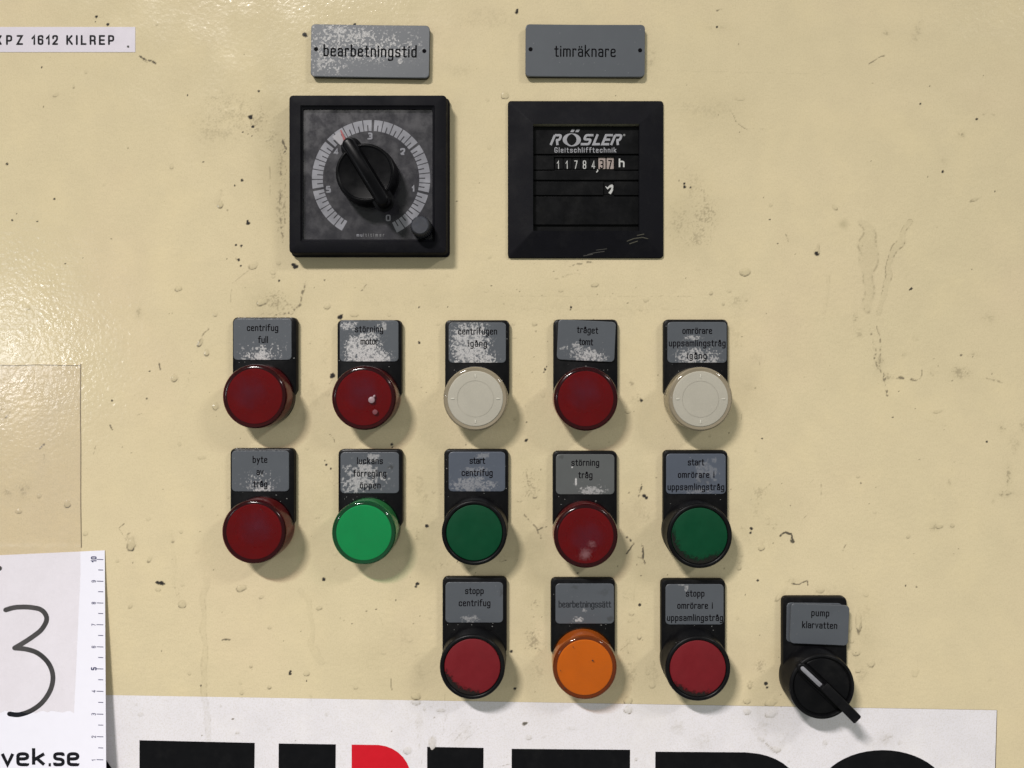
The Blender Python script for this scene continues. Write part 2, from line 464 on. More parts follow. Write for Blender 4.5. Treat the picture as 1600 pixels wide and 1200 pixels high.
def text_strokes(text, x0, x1, base, xh, wsc=1.0):
    """strokes in photo pixels (y down), fitted between x0 and x1; wsc widens the letters"""
    gl = [glyph(c) for c in text]
    gl = [([[(p[0] * wsc, p[1]) for p in st] for st in g[0]], g[1] * wsc) for g in gl]
    tot = sum(g[1] for g in gl) * xh
    sp = (x1 - x0 - tot) / max(1, len(gl) - 1)
    out = []; x = x0
    for g, wd in gl:
        for st in g: out.append([(x + p[0] * xh, base - p[1] * xh) for p in st])
        x += wd * xh + sp
    return out

def strokes_geo(strokes, width, h, ox, oz, lift=.06, tilt=0, pivot=None, hfun=None, caps=True, shear=0):
    """raised ribbon along each stroke; strokes in photo px; returns local mm geo"""
    V, F = [], []
    ct, st_ = math.cos(math.radians(tilt)), math.sin(math.radians(tilt))
    for si, st in enumerate(strokes):
        pts = []
        for p in st:
            if not pts or math.dist(p, pts[-1]) > .05: pts.append(p)
        if len(pts) < 2:
            pts = [pts[0], (pts[0][0] + .1, pts[0][1])]
        closed = math.dist(pts[0], pts[-1]) < .3 and len(pts) > 4
        if closed: pts = pts[:-1]
        n = len(pts); rows = []
        for i, p in enumerate(pts):
            a = pts[i - 1] if (i > 0 or closed) else p
            b = pts[(i + 1) % n] if (i < n - 1 or closed) else p
            d1 = (p[0] - a[0], p[1] - a[1]); d2 = (b[0] - p[0], b[1] - p[1])
            def nm(d):
                L = math.hypot(*d); return (d[0] / L, d[1] / L) if L > 1e-9 else (0, 0)
            d1, d2 = nm(d1), nm(d2)
            t = nm((d1[0] + d2[0], d1[1] + d2[1]))
            if t == (0, 0): t = d1 if d1 != (0, 0) else d2
            c = max(.5, t[0] * (d2[0] if d2 != (0, 0) else d1[0]) + t[1] * (d2[1] if d2 != (0, 0) else d1[1]))
            rows.append((p, t, width * .5 / c))
        if caps and not closed:
            p, t, r = rows[0]; q, u, r2 = rows[-1]; e = width * .5
            rows = [((p[0] - t[0] * e, p[1] - t[1] * e), t, r * .30), ((p[0] - t[0] * e * .6, p[1] - t[1] * e * .6), t, r * .8)] + rows + \
                   [((q[0] + u[0] * e * .6, q[1] + u[1] * e * .6), u, r2 * .8), ((q[0] + u[0] * e, q[1] + u[1] * e), u, r2 * .30)]
        base = len(V); up = lift + .006 * (si % 5)
        for p, t, r in rows:
            nx, ny = -t[1], t[0]
            for k, hh in ((-1, 0), (-.6, up), (.6, up), (1, 0)):
                x = p[0] + nx * r * k; y = p[1] + ny * r * k
                if pivot is not None:
                    dx, dy = x - pivot[0], y - pivot[1]
                    x, y = pivot[0] + dx * ct - dy * st_, pivot[1] + dx * st_ + dy * ct
                hb = hfun(x, y) if hfun else h
                X, Z = W(x, y, hb)
                V.append((X - ox, Z - oz, hb + hh + .005))
        m = len(rows)
        for i in range(m - 1 + (1 if closed else 0)):
            for k in range(3):
                a0 = base + i * 4 + k; b0 = base + ((i + 1) % m) * 4 + k
                F.append((a0, b0, b0 + 1, a0 + 1))
    return V, F

def poly_geo(pts, h, ox, oz, t=.05, hfun=None):
    """thin cut-out from a photo-pixel outline"""
    low = []; top = []
    for x, y in pts:
        hb = hfun(x, y) if hfun else h
        X, Z = W(x, y, hb); low.append((X - ox, Z - oz, hb)); top.append((X - ox, Z - oz, hb + t))
    return loft([low, top])

# ------------------------------------------------------------------ the marks on the panel (photo pixels)
def paint_marks(cv, sticker=False):
    K, Dr, G, Sm = cv.K, cv.Dr, cv.G, cv.Sm
    # specks
    for x, y, r in ((150.7, 26, 2), (149, 34, 1.5), (168, 38, 2.6), (65, 105, 1.5), (85, 311, 2), (11, 256, 2), (392, 183, 4.6), (395.5, 198, 2.4),
                    (379.5, 206, 1.6), (388, 209, 1.2), (394, 212, 1.2), (378, 282, 2.3), (366.6, 290, 1.6), (317.6, 253, 1.2), (293, 149, 1.4), (404, 142, 2.2), (19, 344, 2.0), (26, 334, 1.4),
                    (58, 346, 1.5), (102, 412, 1.5), (388, 349, 3.6), (387, 346, 2.5), (368, 383, 2), (377, 384, 2.4), (373, 406, 2.1), (376.5, 415, 2.1), (354, 405, 1.1),
                    (234, 580, 1.4), (175, 626, 1.8), (210, 618, 1.1), (461.5, 416, 4.5), (458, 414, 3), (436, 439, 2), (530.6, 496, 4.2), (533, 494, 3.4), (507, 438, 1.6),
                    (892, 480, 2.0), (891, 484, 1.3), (1120, 42, 1.5), (1453, 135, 1.4), (1438, 162, 1.5), (1526, 186, 2.3), (1473, 268, 2.2), (1554.5, 299, 1.3), (1070, 292, 2.7), (1069, 287, 2), (1079, 293, 1.5),
                    (1276, 396, 3.4), (1203, 343, 1.4), (1215, 381, 1.2), (1424, 451, 2.3), (1421, 453, 1.3), (1542, 690, 1.8), (1191, 685, 1.7), (1415, 915, 1.6), (1174, 826, 2.8), (1173, 832, 2.2),
                    (1197, 1068, 3.2), (1184, 907, 2), (1199, 1074, 2), (364, 1120, 1.9), (314, 1071, 1.5), (453, 1053, 3), (454, 1049, 2), (479, 1064, 1.2), (506, 905, 3.2), (1086, 1171, 1.5), (799, 1018, 2.7), (805, 1076, 2.4),
                    (1000, 945, 3), (510.6, 726, 2.4), (517, 732, 1.5), (508, 720, 1.2), (520, 586, 4), (517, 589, 3), (655, 536, 2.2), (654, 534, 1.5), (852, 577, 2.2), (854, 573, 1.6), (850, 581, 1.3), (822, 689, 2.7), (824, 687, 1.8), (892, 481, 1.4),
                    (1002, 626, 3), (612, 694, 2.6), (613, 699, 1.6), (667, 822, 3.2), (652, 912, 3.2), (650, 917, 2.2), (1007, 775, 4), (1010, 778, 3), (476, 54, 4), (478, 56, 3), (554, 38, 2.6), (807, 20, 3), (808, 16, 2.2), (796, 402, 2), (1404, 612, 1.2), (1395, 652, 1.3),
                    (823, 660, 1.3), (700, 480, 1.2), (655, 480, 1.2)):
        K(x, y, r * .82)
    K(252, 911, 2.9, 1, 2.0, -8); K(246, 910, 2.4, 1, 1.4); K(820, 1120, 2.2, .9, 2.2, 10)
    for x, y, r, a in ((1432, 917, 1.5, .6), (1345, 755, 1.5, .5), (1502, 555, 1.6, .6), (1488, 595, 1.4, .5)):
        K(x, y, r, a)
    # oily drops
    for q in ((87, 149, 8, 5, .6, 25), (268, 260, 6, 8, .45), (344, 320, 10, 13, .95), (115, 135, 3, 6, .6), (134, 112, 5, 7, .4), (44, 481, 7, 7, .5), (279, 451, 11, 8, .75, 30), (396, 415, 15, 10, .7, 30),
              (410, 471, 18, 12, .95, 35), (336, 491, 8, 8, .6), (313, 535, 7, 14, .95, -25), (323, 551, 8, 11, .85), (272, 591, 10, 12, .95), (337, 635, 9, 12, .8), (435, 411, 7, 6, .5), (426, 425, 9, 8, .5), (427, 432, 6, 5, .5),
              (554, 492, 12, 6, .7), (511.5, 479, 11, 8, .8, 30), (930, 445, 12, 6, .8, 10), (876, 454, 8, 5, .6), (1010, 468, 9, 8, .5), (1111, 458, 6, 7, .7, -40), (1130, 475, 4, 5, .6), (835, 506, 8, 7, .7),
              (1164, 425, 16, 13, .95), (1157, 154, 14, 6, .4), (1304, 324, 10, 6, .55, -40), (1276, 394, 9, 11, .85), (1523, 312, 15, 4, .7, 22), (1465, 643, 14, 5, .55, 12), (1367, 800, 6, 5, .35),
              (1468, 823, 10, 5, .85, 15), (1488, 821, 7, 6, .8), (1430, 1050, 12, 16, .35, -30), (1190, 856, 10, 8, .85, 20), (1155, 887, 7, 9, .7), (1155, 877, 6, 7, .35), (1282, 922, 14, 9, .6), (1221, 928, 8, 26, .45, -40),
              (1342, 972, 10, 34, .75), (1328, 975, 7, 22, .4), (1338, 1020, 14, 11, .8), (1330, 1000, 10, 9, .5), (1361, 1037, 11, 12, .7), (1340, 1048, 9, 7, .6), (789, 149, 12, 13, .85), (1152, 965, 5, 6, .4), (1172, 1070, 6, 14, .6), (1167, 1095, 11, 10, .8),
              (1205, 1098, 20, 12, .75, 20), (205, 850, 13, 22, .95), (234, 874, 6, 11, .6, -35), (247, 921, 8, 6, .6), (285, 914, 6, 4, .45, 10), (284.5, 944, 12, 13, .95), (204, 947, 5, 9, .55, -35),
              (377, 919, 16, 10, .95, 20), (409, 933, 9, 4, .6, 35), (499, 950, 9, 6, .85, 10), (392, 1041, 5, 4, .7), (421, 981, 5, 3.6, .7), (421, 1074, 6, 5, .85), (378, 1082, 6, 8, .55, -30), (479, 1052, 9, 9, .65),
              (556, 1074, 7, 6, .6), (296, 1052, 5, 6, .45), (511, 1110, 5, 5, .5), (371, 1142, 6, 4, .7), (220, 1115, 9, 6, .5), (650, 1088, 15, 11, .9), (689, 1101, 13, 6, .7), (981, 1095, 13, 12, 1.0), (676, 1154, 11, 20, .95),
              (638, 1165, 14, 12, .75), (827, 1141, 10, 8, .55), (894, 1126, 12, 6, .35), (850, 1140, 5, 4, .4), (978, 1165, 9, 8, .5), (995, 1173, 4, 4, .7), (1212, 1154, 20, 9, .8, -15), (1190, 1138, 12, 6, .6, -30), (1406, 1140, 7, 6, .45), (1290, 1142, 7, 8, .5),
              (836, 775, 8, 7, .85), (812, 782, 9, 5, .6), (732, 886, 7, 6, .8), (784, 875, 9, 5, .6, 20), (987, 959, 7, 6, .7), (999, 994, 6, 10, .7), (985, 970, 9, 4, .5, 30), (981, 644, 8, 4, .8), (1019, 1070, 10, 12, .55), (1012, 1050, 7, 10, .4), (506, 904, 7, 5, .5),
              (61, 767 + 8, 8, 7, .55), (105, 788, 11, 12, .95), (29, 799, 10, 7, .75), (134, 833, 8, 7, .5, 30), (315, 715, 12, 5, .55), (283, 831, 5, 5, .5), (270, 845, 4, 5, .7), (480, 700, 6, 5, .4), (345, 1100, 5, 4, .4), (213, 1100, 4, 3, .4), (1395, 590, 5, 4, .3),
              (664, 404 + 40, 6, 5, .35), (760, 455, 7, 4, .35), (700, 430, 5, 5, .3), (1090, 420, 7, 5, .3), (640, 1000, 8, 7, .4), (600, 1020, 7, 6, .35), (610, 935, 6, 6, .3)):
        x, y, w, h, a = q[:5]; Dr(x, y, w, h, a * .95, q[5] if len(q) > 5 else 0)
    # grime clouds
    for q in ((355, 180, 60, 48, .55), (400, 190, 25, 30, .75), (425, 215, 12, 35, .8), (442, 222, 7, 10, .85), (438, 330, 12, 60, .75), (340, 205, 40, 25, .5), (440, 255, 8, 40, .75), (216, 487, 6, 13, .6), (430, 468, 30, 21, .85), (448, 478, 20, 14, .85), (425, 490, 40, 6, .7),
              (82, 448, 16, 26, .25), (1385, 52, 7, 5, .65), (1432, 52, 8, 22, .55, -20), (1100, 170, 60, 22, .4), (1120, 42, 25, 8, .4), (1502, 210, 7, 7, .9), (1475, 252, 7, 8, .4), (1100, 332, 26, 46, .80), (1092, 370, 30, 22, .7), (1062, 350, 24, 40, .6), (1085, 290, 18, 30, .5), (1150, 470, 16, 14, .55),
              (1337, 500, 5, 16, .85), (1342, 520, 9, 10, .6), (1374, 568, 8, 18, .95), (1384, 590, 8, 9, .8), (1456, 583, 8, 10, .6), (1500, 583, 22, 12, .75, -10), (1545, 499, 14, 10, .5), (1519, 554, 9, 7, .6), (1430, 528, 8, 8, .4), (1413, 553, 6, 6, .6), (1565, 671, 7, 9, .9), (1585, 690, 10, 20, .5),
              (1597, 667, 6, 14, .6), (1576, 745, 5, 18, .85), (1576, 772, 20, 6, .95), (1552, 783, 3, 4, .9), (1483, 753, 4, 9, .55), (1458, 823, 7, 9, .75), (1210, 823, 8, 9, .85), (1160, 825, 8, 8, .55), (1185, 769, 14, 12, .6), (1182, 796, 14, 16, .5), (1200, 815, 12, 10, .5), (1192, 850, 20, 18, .35),
              (1188, 1041, 17, 18, .75), (1172, 1069, 8, 12, .75), (1020, 1050, 16, 30, .5), (827, 752, 15, 20, .95), (832, 766, 16, 16, .8), (655, 760, 14, 30, .45), (660, 809, 5, 8, .95), (652, 837, 4, 16, .85), (664, 780, 10, 14, .5), (691, 881, 12, 8, .75), (784, 872, 14, 12, .5),
              (999, 769, 5, 10, .85), (984, 826, 4, 6, .85), (1005, 871, 5, 12, .95), (1008, 809, 14, 10, .55), (1000, 800, 18, 40, .35), (836, 945, 10, 13, .95), (832, 998, 17, 32, .9), (845, 1015, 10, 18, .7), (840, 1050, 16, 24, .5), (976, 930, 9, 12, .75), (985, 1050, 14, 36, .6), (980, 1010, 10, 20, .5),
              (987, 599, 5, 10, .85), (993, 622, 12, 9, .85), (680, 610, 14, 40, .30), (655, 590, 22, 30, .30), (670, 555, 10, 14, .35), (510, 545, 14, 40, .30), (490, 620, 20, 30, .30), (1180, 555, 14, 14, .35), (1150, 520, 18, 40, .35), (630, 1000, 18, 30, .35), (655, 1050, 14, 26, .4),
              (1237, 908, 12, 6, .5), (724, 1138, 20, 12, .6, 60), (655, 1120, 8, 22, .55), (1380, 1136, 24, 14, .45, 30), (1060, 1122, 25, 14, .5), (1095, 1140, 20, 20, .4), (1190, 1120, 24, 22, .45), (1200, 1150, 40, 12, .3), (36, 767, 12, 12, .85), (12, 770, 10, 8, .6), (35, 762, 22, 12, .45),
              (1345, 1060, 14, 24, .45), (1350, 960, 14, 40, .40), (1290, 920, 26, 10, .3), (760, 30, 60, 20, .35), (1015, 90, 14, 30, .5), (720, 110, 30, 14, .35), (985, 240 + 240, 90, 20, .22), (880, 478, 120, 22, .25), (440, 120, 30, 20, .3), (590, 470, 70, 16, .2), (640, 475, 18, 14, .35)):
        x, y, rx, ry, a = q[:5]; G(x, y, rx, ry, a, q[5] if len(q) > 5 else 0)
    # scratches, runs
    for pts, w, a, b in (([(219, 88), (229, 93), (237, 95), (243, 100)], 3.2, .95, .2), ([(222, 91), (230, 96)], 5, .5, .5), ([(388, 423), (363, 443), (360, 473)], 1.5, .35, .1), ([(475, 440), (468, 475), (455, 490), (430, 493)], 5, .6, .6), ([(326, 512), (313, 530), (306, 550)], 3, .5, .5), ([(566, 454), (573, 445)], 3, .6, .3),
                         ([(249, 567), (250, 577)], 2.4, .8, .2), ([(300, 565), (296, 590), (290, 605)], 3, .45, .6), ([(890, 416), (913, 410), (930, 409)], 3.4, .55, .4), ([(865, 436), (890, 430), (905, 427)], 4, .3, .6), ([(1357, 99), (1371, 91), (1382, 87)], 2.2, .6, .1), ([(1136, 165), (1152, 192), (1173, 207)], 2.2, .5, .4), ([(1173, 200), (1220, 205)], 8, .3, .7),
                         ([(1227, 366), (1232, 376)], 2.5, .5, .2), ([(1120, 16), (1128, 14)], 2.5, .6, .3), ([(1360, 508), (1363, 526), (1370, 568), (1382, 588), (1386, 620)], 5, .6, .55), ([(1370, 510), (1376, 530), (1374, 560)], 3, .5, .5), ([(1382, 585), (1402, 590), (1438, 594)], 5, .65, .6), ([(1440, 571), (1441, 583), (1438, 594)], 2.6, .6, .5),
                         ([(1520, 590), (1545, 592), (1570, 598)], 4, .4, .6), ([(1219, 837), (1227, 832), (1235, 834), (1238, 846)], 4.2, 1.0, .15), ([(1237, 912), (1249, 914), (1261, 907), (1262, 914)], 2.4, .85, .2), ([(819, 805), (827, 813), (838, 826), (845, 841)], 3, .7, .45), ([(840, 829), (855, 822)], 3, .75, .4), ([(980, 840), (990, 849), (979, 864)], 3.2, .95, .2),
                         ([(1003, 850), (1006, 872), (1008, 880)], 4, .95, .4), ([(348, 1000), (360, 998.5)], 2.6, .95, .1), ([(516, 679), (522, 684), (524, 692)], 2.6, .6, .3), ([(507, 603), (514, 600), (519, 592)], 2.4, .5, .4), ([(1003, 755), (998, 775)], 3.4, .85, .4), ([(1283, 755), (1282, 785)], 1.6, .45, .3), ([(1256, 809), (1263, 800)], 2, .5, .3),
                         ([(1317, 860), (1321, 852)], 2, .5, .2), ([(1488, 722), (1600, 735)], 1.4, .15, .5), ([(1448, 656), (1478, 665)], 2, .2, .3), ([(186, 826), (194, 818)], 1.8, .7, .2), ([(186, 826), (198, 845)], 1.6, .45, .3), ([(63, 700), (69, 694)], 3.6, .7, .3), ([(68, 710), (70, 722)], 3, .35, .3), ([(5, 655), (16, 645)], 4, .5, .5), ([(173, 665), (175, 672)], 2.4, .8, .2), ([(214, 648), (221, 646)], 2, .4, .2),
                         ([(150, 696), (146, 712)], 2.4, .35, .5), ([(1196, 1144), (1215, 1160)], 2.4, .6, .4), ([(1365, 1146), (1395, 1130)], 2.6, .4, .5), ([(710, 1150), (735, 1120)], 2, .4, .5), ([(700, 1145), (722, 1122)], 2, .35, .5), ([(720, 1156), (748, 1128)], 2, .35, .5), ([(654, 1140), (660, 1185)], 1.6, .3, .4), ([(781, 1190), (800, 1184)], 3, .5, .5),
                         ([(695, 1085), (697, 1110), (692, 1140)], 2, .3, .4), ([(610, 1060), (612, 1078)], 1.8, .6, .3), ([(520, 760), (545, 742)], 1.6, .25, .5), ([(505, 735), (522, 760)], 1.6, .25, .5), ([(1040, 110), (1300, 116)], 1.6, .16, .4), ([(780, 463), (1080, 463)], 2.2, .22, .5), ([(790, 483), (1060, 484)], 2.2, .18, .5), ([(700, 470), (720, 520)], 1.4, .2, .5),
                         ([(1210, 500), (1292, 497)], 1.4, .1, .5), ([(442, 219), (446, 230), (444, 240)], 5, .8, .4), ([(439, 250), (437, 300), (441, 380)], 4, .55, .6), ([(446, 260), (445, 350)], 3.4, .45, .6), ([(421, 260), (422, 305)], 2.2, .4, .4), ([(1360, 160), (1330, 215)], 2, .1, .5), ([(1555, 180), (1535, 178)], 3, .3, .5)):
        Sm(pts, w, a, b)
    for pts, w, a, st in (([(344, 300), (342, 312)], 9, .35, .05), ([(345, 290), (350, 318)], 1.5, .4, 0), ([(274, 918), (279, 938)], 4, .4, .0), ([(1350, 350), (1362, 395), (1356, 440), (1351, 482)], 20, .34, .16), ([(1422, 348), (1402, 385), (1387, 420), (1382, 455), (1374, 488)], 9, .50, .14),
                          ([(322, 905), (318, 950), (316, 980), (322, 1010), (318, 1040), (321, 1100), (324, 1160)], 9, .30, .12), ([(470, 925), (480, 940), (488, 980), (486, 1010), (502, 1034)], 9, .20, .13), ([(203, 838), (205, 852)], 11, .5, .05), ([(268, 830), (272, 870), (270, 915)], 6, .15, .05), ([(676, 1145), (677, 1158)], 10, .5, .2),
                          ([(1294, 430), (1291, 460), (1288, 488)], 5, .22, .05), ([(1342, 958), (1343, 985)], 9, .45, .1), ([(1278, 380), (1277, 396)], 4, .4, .1), ([(1228, 1128), (1222, 1142)], 5, .3, .05)):
        Sm(pts, w, a, .4, True, st)
    cv.stain[:] = np.maximum(cv.stain, 0)
    # greasy handling tint between the switches
    for x, y, rx, ry, a in ((660, 800, 60, 150, .34), (830, 860, 60, 200, .36), (1000, 900, 60, 190, .34), (490, 780, 55, 110, .24), (1200, 1040, 50, 70, .26), (1340, 1000, 40, 70, .26), (1190, 800, 50, 60, .18), (620, 1040, 80, 60, .24), (1160, 610, 40, 60, .2), (730, 470, 300, 40, .15),
                            (1070, 340, 60, 80, .28), (1110, 180, 80, 60, .16), (850, 560, 400, 60, .10), (430, 250, 40, 120, .32), (420, 470, 60, 40, .3), (1318, 351, 7, 7, .5), (1170, 605, 14, 12, .3)):
        q = cv.sub(x - 2 * rx, x + 2 * rx, y - 2 * ry, y + 2 * ry)
        if q is None: continue
        s, X, Y = q
        m = np.exp(-((X - x) / rx) ** 2 - ((Y - y) / ry) ** 2) * (.25 + 1.1 * fbm(X, Y, 34, 77, 4))
        cv.stain[s] = np.maximum(cv.stain[s], 1.35 * a * m)
    # random small marks, denser round the switches
    rnd = random.Random(5)
    for i in range(420):
        if i % 3: x, y = rnd.gauss(850, 300), rnd.gauss(720, 260)
        else: x, y = rnd.uniform(-20, 1620), rnd.uniform(-20, 1220)
        K(x, y, rnd.uniform(.5, 1.15), rnd.uniform(.25, .75))
    for i in range(90):
        x, y = rnd.gauss(820, 330), rnd.gauss(760, 260)
        Sm([(x, y), (x + rnd.gauss(0, 7), y + rnd.gauss(0, 9))], rnd.uniform(1.2, 2.6), rnd.uniform(.15, .5), .55)
    for i in range(90):
        x, y = rnd.gauss(780, 400), rnd.gauss(760, 280)
        Dr(x, y, rnd.uniform(3, 8), rnd.uniform(3, 8), rnd.uniform(.2, .5), rnd.uniform(-40, 40))

# ------------------------------------------------------------------ panel
def spaced(lo, hi, step, far_lo, far_hi):
    mid = np.arange(lo, hi, step)
    a = lo - np.cumsum(np.geomspace(step * 2, 200, 14)); a = a[a > far_lo]
    b = mid[-1] + np.cumsum(np.geomspace(step * 2, 200, 14)); b = b[b < far_hi]
    return np.concatenate([[far_lo], a[::-1], mid, b, [far_hi]])
cv = Canvas(spaced(-16, 1616, 1.5, -1400, 3000), spaced(-14, 1214, 1.5, -1100, 2300))
paint_marks(cv)
def wall_world(X, Y, H):
    n = (fbm(X, Y, 240, 91, 2) - .5) * .25
    return (X - NX) * S * MM, -(H + n * 0) * MM, -(Y - NY) * S * MM
Xg, Yg = np.meshgrid(cv.xs, cv.ys)
under = (Yg > 1086 + (Xg - 120) * .0168) & (Xg < 1558) & (Xg > 115) & (Yg < 1332)
under |= (Xg < 172) & (Yg > 858)
cv.hgt[under] = 0
cv.hgt[(Xg < 212) & (Yg > 40) & (Yg < 82)] = 0
panel = link('cabinet_panel', grid_mesh(cv, wall_world, ('dirt', 'stain')), M['panel'])
panel['kind'] = 'structure'; panel['label'] = 'cream painted steel front of the machine cabinet, with oily drops and grime'

# ------------------------------------------------------------------ white logo sticker
st = Canvas(np.arange(120, 1558, 1.9), np.arange(1086, 1330, 1.9))
paint_marks(st)
st.dirt *= .80
sox, soz = W(850, 1150)
def st_world(X, Y, H):
    t = (X - st.xs[0]) / (st.xs[-1] - st.xs[0])
    Yt = Y + (1088 - 1086) * 0 + (t * 24.5 - 1) * (1 - (Y - st.ys[0]) / (st.ys[-1] - st.ys[0]) * .2)
    Xr = X - (Y - 1110) * .03 * t
    return ((Xr - NX) * S - sox) * MM, -(0.12 + H) * MM, (-(Yt - NY) * S - soz) * MM
T = thing('logo_sticker', 'white vinyl sticker with tall black and red letters, along the bottom below the switches', 'sticker', sox, soz)
link('backing', grid_mesh(st, st_world, ('dirt', 'stain')), M['sticker'], T)
e = 0.10
def edge(p, q, w=1.5):
    return strokes_geo([[p, q]], w, 0.0, sox, soz, lift=.10, caps=False)
part('dirty_edge', merge(edge((120, 1086), (1557.5, 1110)), edge((1557.5, 1110), (1552, 1330))), flat('sticker_edge_grime', (.10, .075, .05), .7), T)
def arc(cx, cy, r, a0, a1, n=14, ry=None):
    ry = ry or r
    return [(cx + r * math.cos(math.radians(a0 + (a1 - a0) * i / n)), cy - ry * math.sin(math.radians(a0 + (a1 - a0) * i / n))) for i in range(n + 1)]
BT = 1325
hL = .16
for pts, m in (([(218, 1156.6), (398, 1160.7), (396, BT), (300, BT), (300, 1240), (218, 1240)], 'sblack'),
               ([(435.5, 1161.7), (524.7, 1163), (523, BT), (434.5, BT)], 'sblack'),
               ([(549.5, 1163.4), (590, 1164)] + arc(588, 1216, 54, 85, -75, 14, 52) + [(549.5, 1268)], 'sred'),
               ([(667.5, 1167), (755.5, 1168.5), (755, BT), (667, BT)], 'sblack'),
               ([(799.5, 1170), (984.5, 1171.5), (984, 1232), (888, 1232), (888, BT), (799, BT)], 'sblack'),
               ([(1024, 1174.5), (1165, 1175.5)] + arc(1165, 1235, 84, 85, -70, 16, 59) + [(1100, 1292), (1100, BT), (1023, BT)], 'sblack'),
               (arc(1379, 1245, 104, 175, 5, 24, 73) + arc(1379, 1245, 104, -5, -175, 24, 73), 'sblack'),
               (arc(112, 1238, 72, 100, -100, 20, 76), 'sblack')):
    part('printed_letter', poly_geo(pts, hL, sox, soz, .05), M[m], T)

# ------------------------------------------------------------------ narrow label top left
x0, z0 = W(100, 62)
T = thing('name_strip', 'narrow white strip label reading XPZ 1612 KILREP, top left corner', 'label', x0, z0)
L, R, B, Tt = pxrect(-60, 42, 211.3, 81.5, .15, x0, z0)
part('strip', box(L, R, B, Tt, 0, .15, .15, .05), M['tag'], T)
part('lettering', strokes_geo(text_strokes('XPZ', -6.5, 34.3, 68.8, 8.3, 1.5) + text_strokes('1612', 50.5, 89.2, 68.8, 8.3, 1.5) + text_strokes('KILREP', 105, 177, 68.8, 8.3, 1.5), 3.0, .16, x0, z0, lift=.03), M['inkprint'], T)
part('speck', lathe([(.55, .16), (.5, .3)], 10, *[a - b for a, b in zip(W(200.5, 73), (x0, z0))]), M['oil'], T)

# ------------------------------------------------------------------ paper sheet with the 3 and ruler
pox, poz = W(60, 1030)
def hp(x, y):
    t = min(max((y - 862) / 340.0, 0), 1.6); u = min(max((x + 60) / 226.0, 0), 1)
    return .35 + 5.4 * t ** 1.15 * (.25 + .75 * u ** 1.5)
T = thing('paper_sheet', 'white paper with a hand drawn 3 and a centimetre scale, taped at the bottom left', 'paper', pox, poz)
V = []; F = []; nx, ny = 30, 40
for th in (0, -.12):
    for j in range(ny + 1):
        for i in range(nx + 1):
            y = 860 + (1360 - 860) * j / ny; x = -140 + (303.6 + 3.2 * j / ny) * i / nx
            yy = y + (1 - i / nx) * 14 * (1 - j / ny)
            hb = hp(x, y); X, Z = W(x, yy, hb); V.append((X - pox, Z - poz, hb + th))
n1 = (nx + 1) * (ny + 1)
for j in range(ny):
    for i in range(nx):
        a = j * (nx + 1) + i; b = a + nx + 1
        F.append((b, b + 1, a + 1, a)); F.append((n1 + a, n1 + a + 1, n1 + b + 1, n1 + b))
for j in range(ny):
    a = j * (nx + 1) + nx; b = a + nx + 1; F.append((a, b, n1 + b, n1 + a))
for i in range(nx):
    F.append((i, i + 1, n1 + i + 1, n1 + i))
part('sheet', (V, F), M['paper'], T)
hq = lambda x, y: hp(x, y) + .02
k3 = rpl([(9, 953), (22, 949), (44, 948), (66, 952), (75, 966), (66, 984), (44, 1000), (23, 1012.5)], 14, 5)
k3b = rpl([(23, 1012.5), (42, 1014), (60, 1020), (77, 1036), (84, 1056), (80, 1078), (66, 1099), (47, 1112), (28, 1117.5), (15, 1115.5)], 14, 5)
part('handwritten_number', strokes_geo([k3, k3b], 7.6, 0, pox, poz, lift=.03, hfun=hq), M['marker'], T)
part('marker_dot', strokes_geo([[(-4, 887.5), (-1.0, 888)]], 8, 0, pox, poz, lift=.03, hfun=hq), M['marker'], T)
ty = {10: 874, 9: 908, 8: 942, 7: 976, 6: 1010.6, 5: 1045, 4: 1080, 3: 1115.7, 2: 1151, 1: 1187, 0: 1223}
ticks = []
for n in range(0, 11):
    ticks.append([(151.0, ty[n]), (161.5, ty[n] + .3)])
for n in range(0, 10):
    m = (ty[n] + ty[n + 1]) / 2 - .5; ticks.append([(153.5, m), (161.3, m + .2)])
scale_ink = flat('blue_black_print', (.045, .045, .11), .6)
part('scale_ticks', strokes_geo(ticks, 1.25, 0, pox, poz, lift=.03, hfun=hq, caps=False), scale_ink, T)
for n in range(1, 11):
    hw = 4.6 if n == 10 else 2.3
    xw = (142, 150) if n in (5, 10) else (143, 149)
    big = n in (5, 10); ss = text_strokes(str(n), -hw + .8, hw - .8, 0, 4.6 if big else 3.6, 1.35)
    part('scale_number', strokes_geo([[(xw[1] + p[1], ty[n] - p[0]) for p in s1_] for s1_ in ss], 1.9 if big else 1.05, 0, pox, poz, lift=.03, hfun=hq), scale_ink, T)
pn = []
for ch, a_, b_ in (('o', -20, -5.5), ('v', 3.5, 20), ('e', 28, 43), ('k', 52.5, 69), ('s', 85.5, 98.5), ('e', 107, 121.5)):
    g_, wd_ = glyph(ch)
    for st_ in g_: pn.append([(a_ + p[0] / wd_ * (b_ - a_), 1194.8 - p[1] * 17) for p in st_])
pn.append([(76, 1195), (79.5, 1195)])
part('printed_name', strokes_geo(pn, 5.2, 0, pox, poz, lift=.03, hfun=hq, caps=False), M['inkprint'], T)

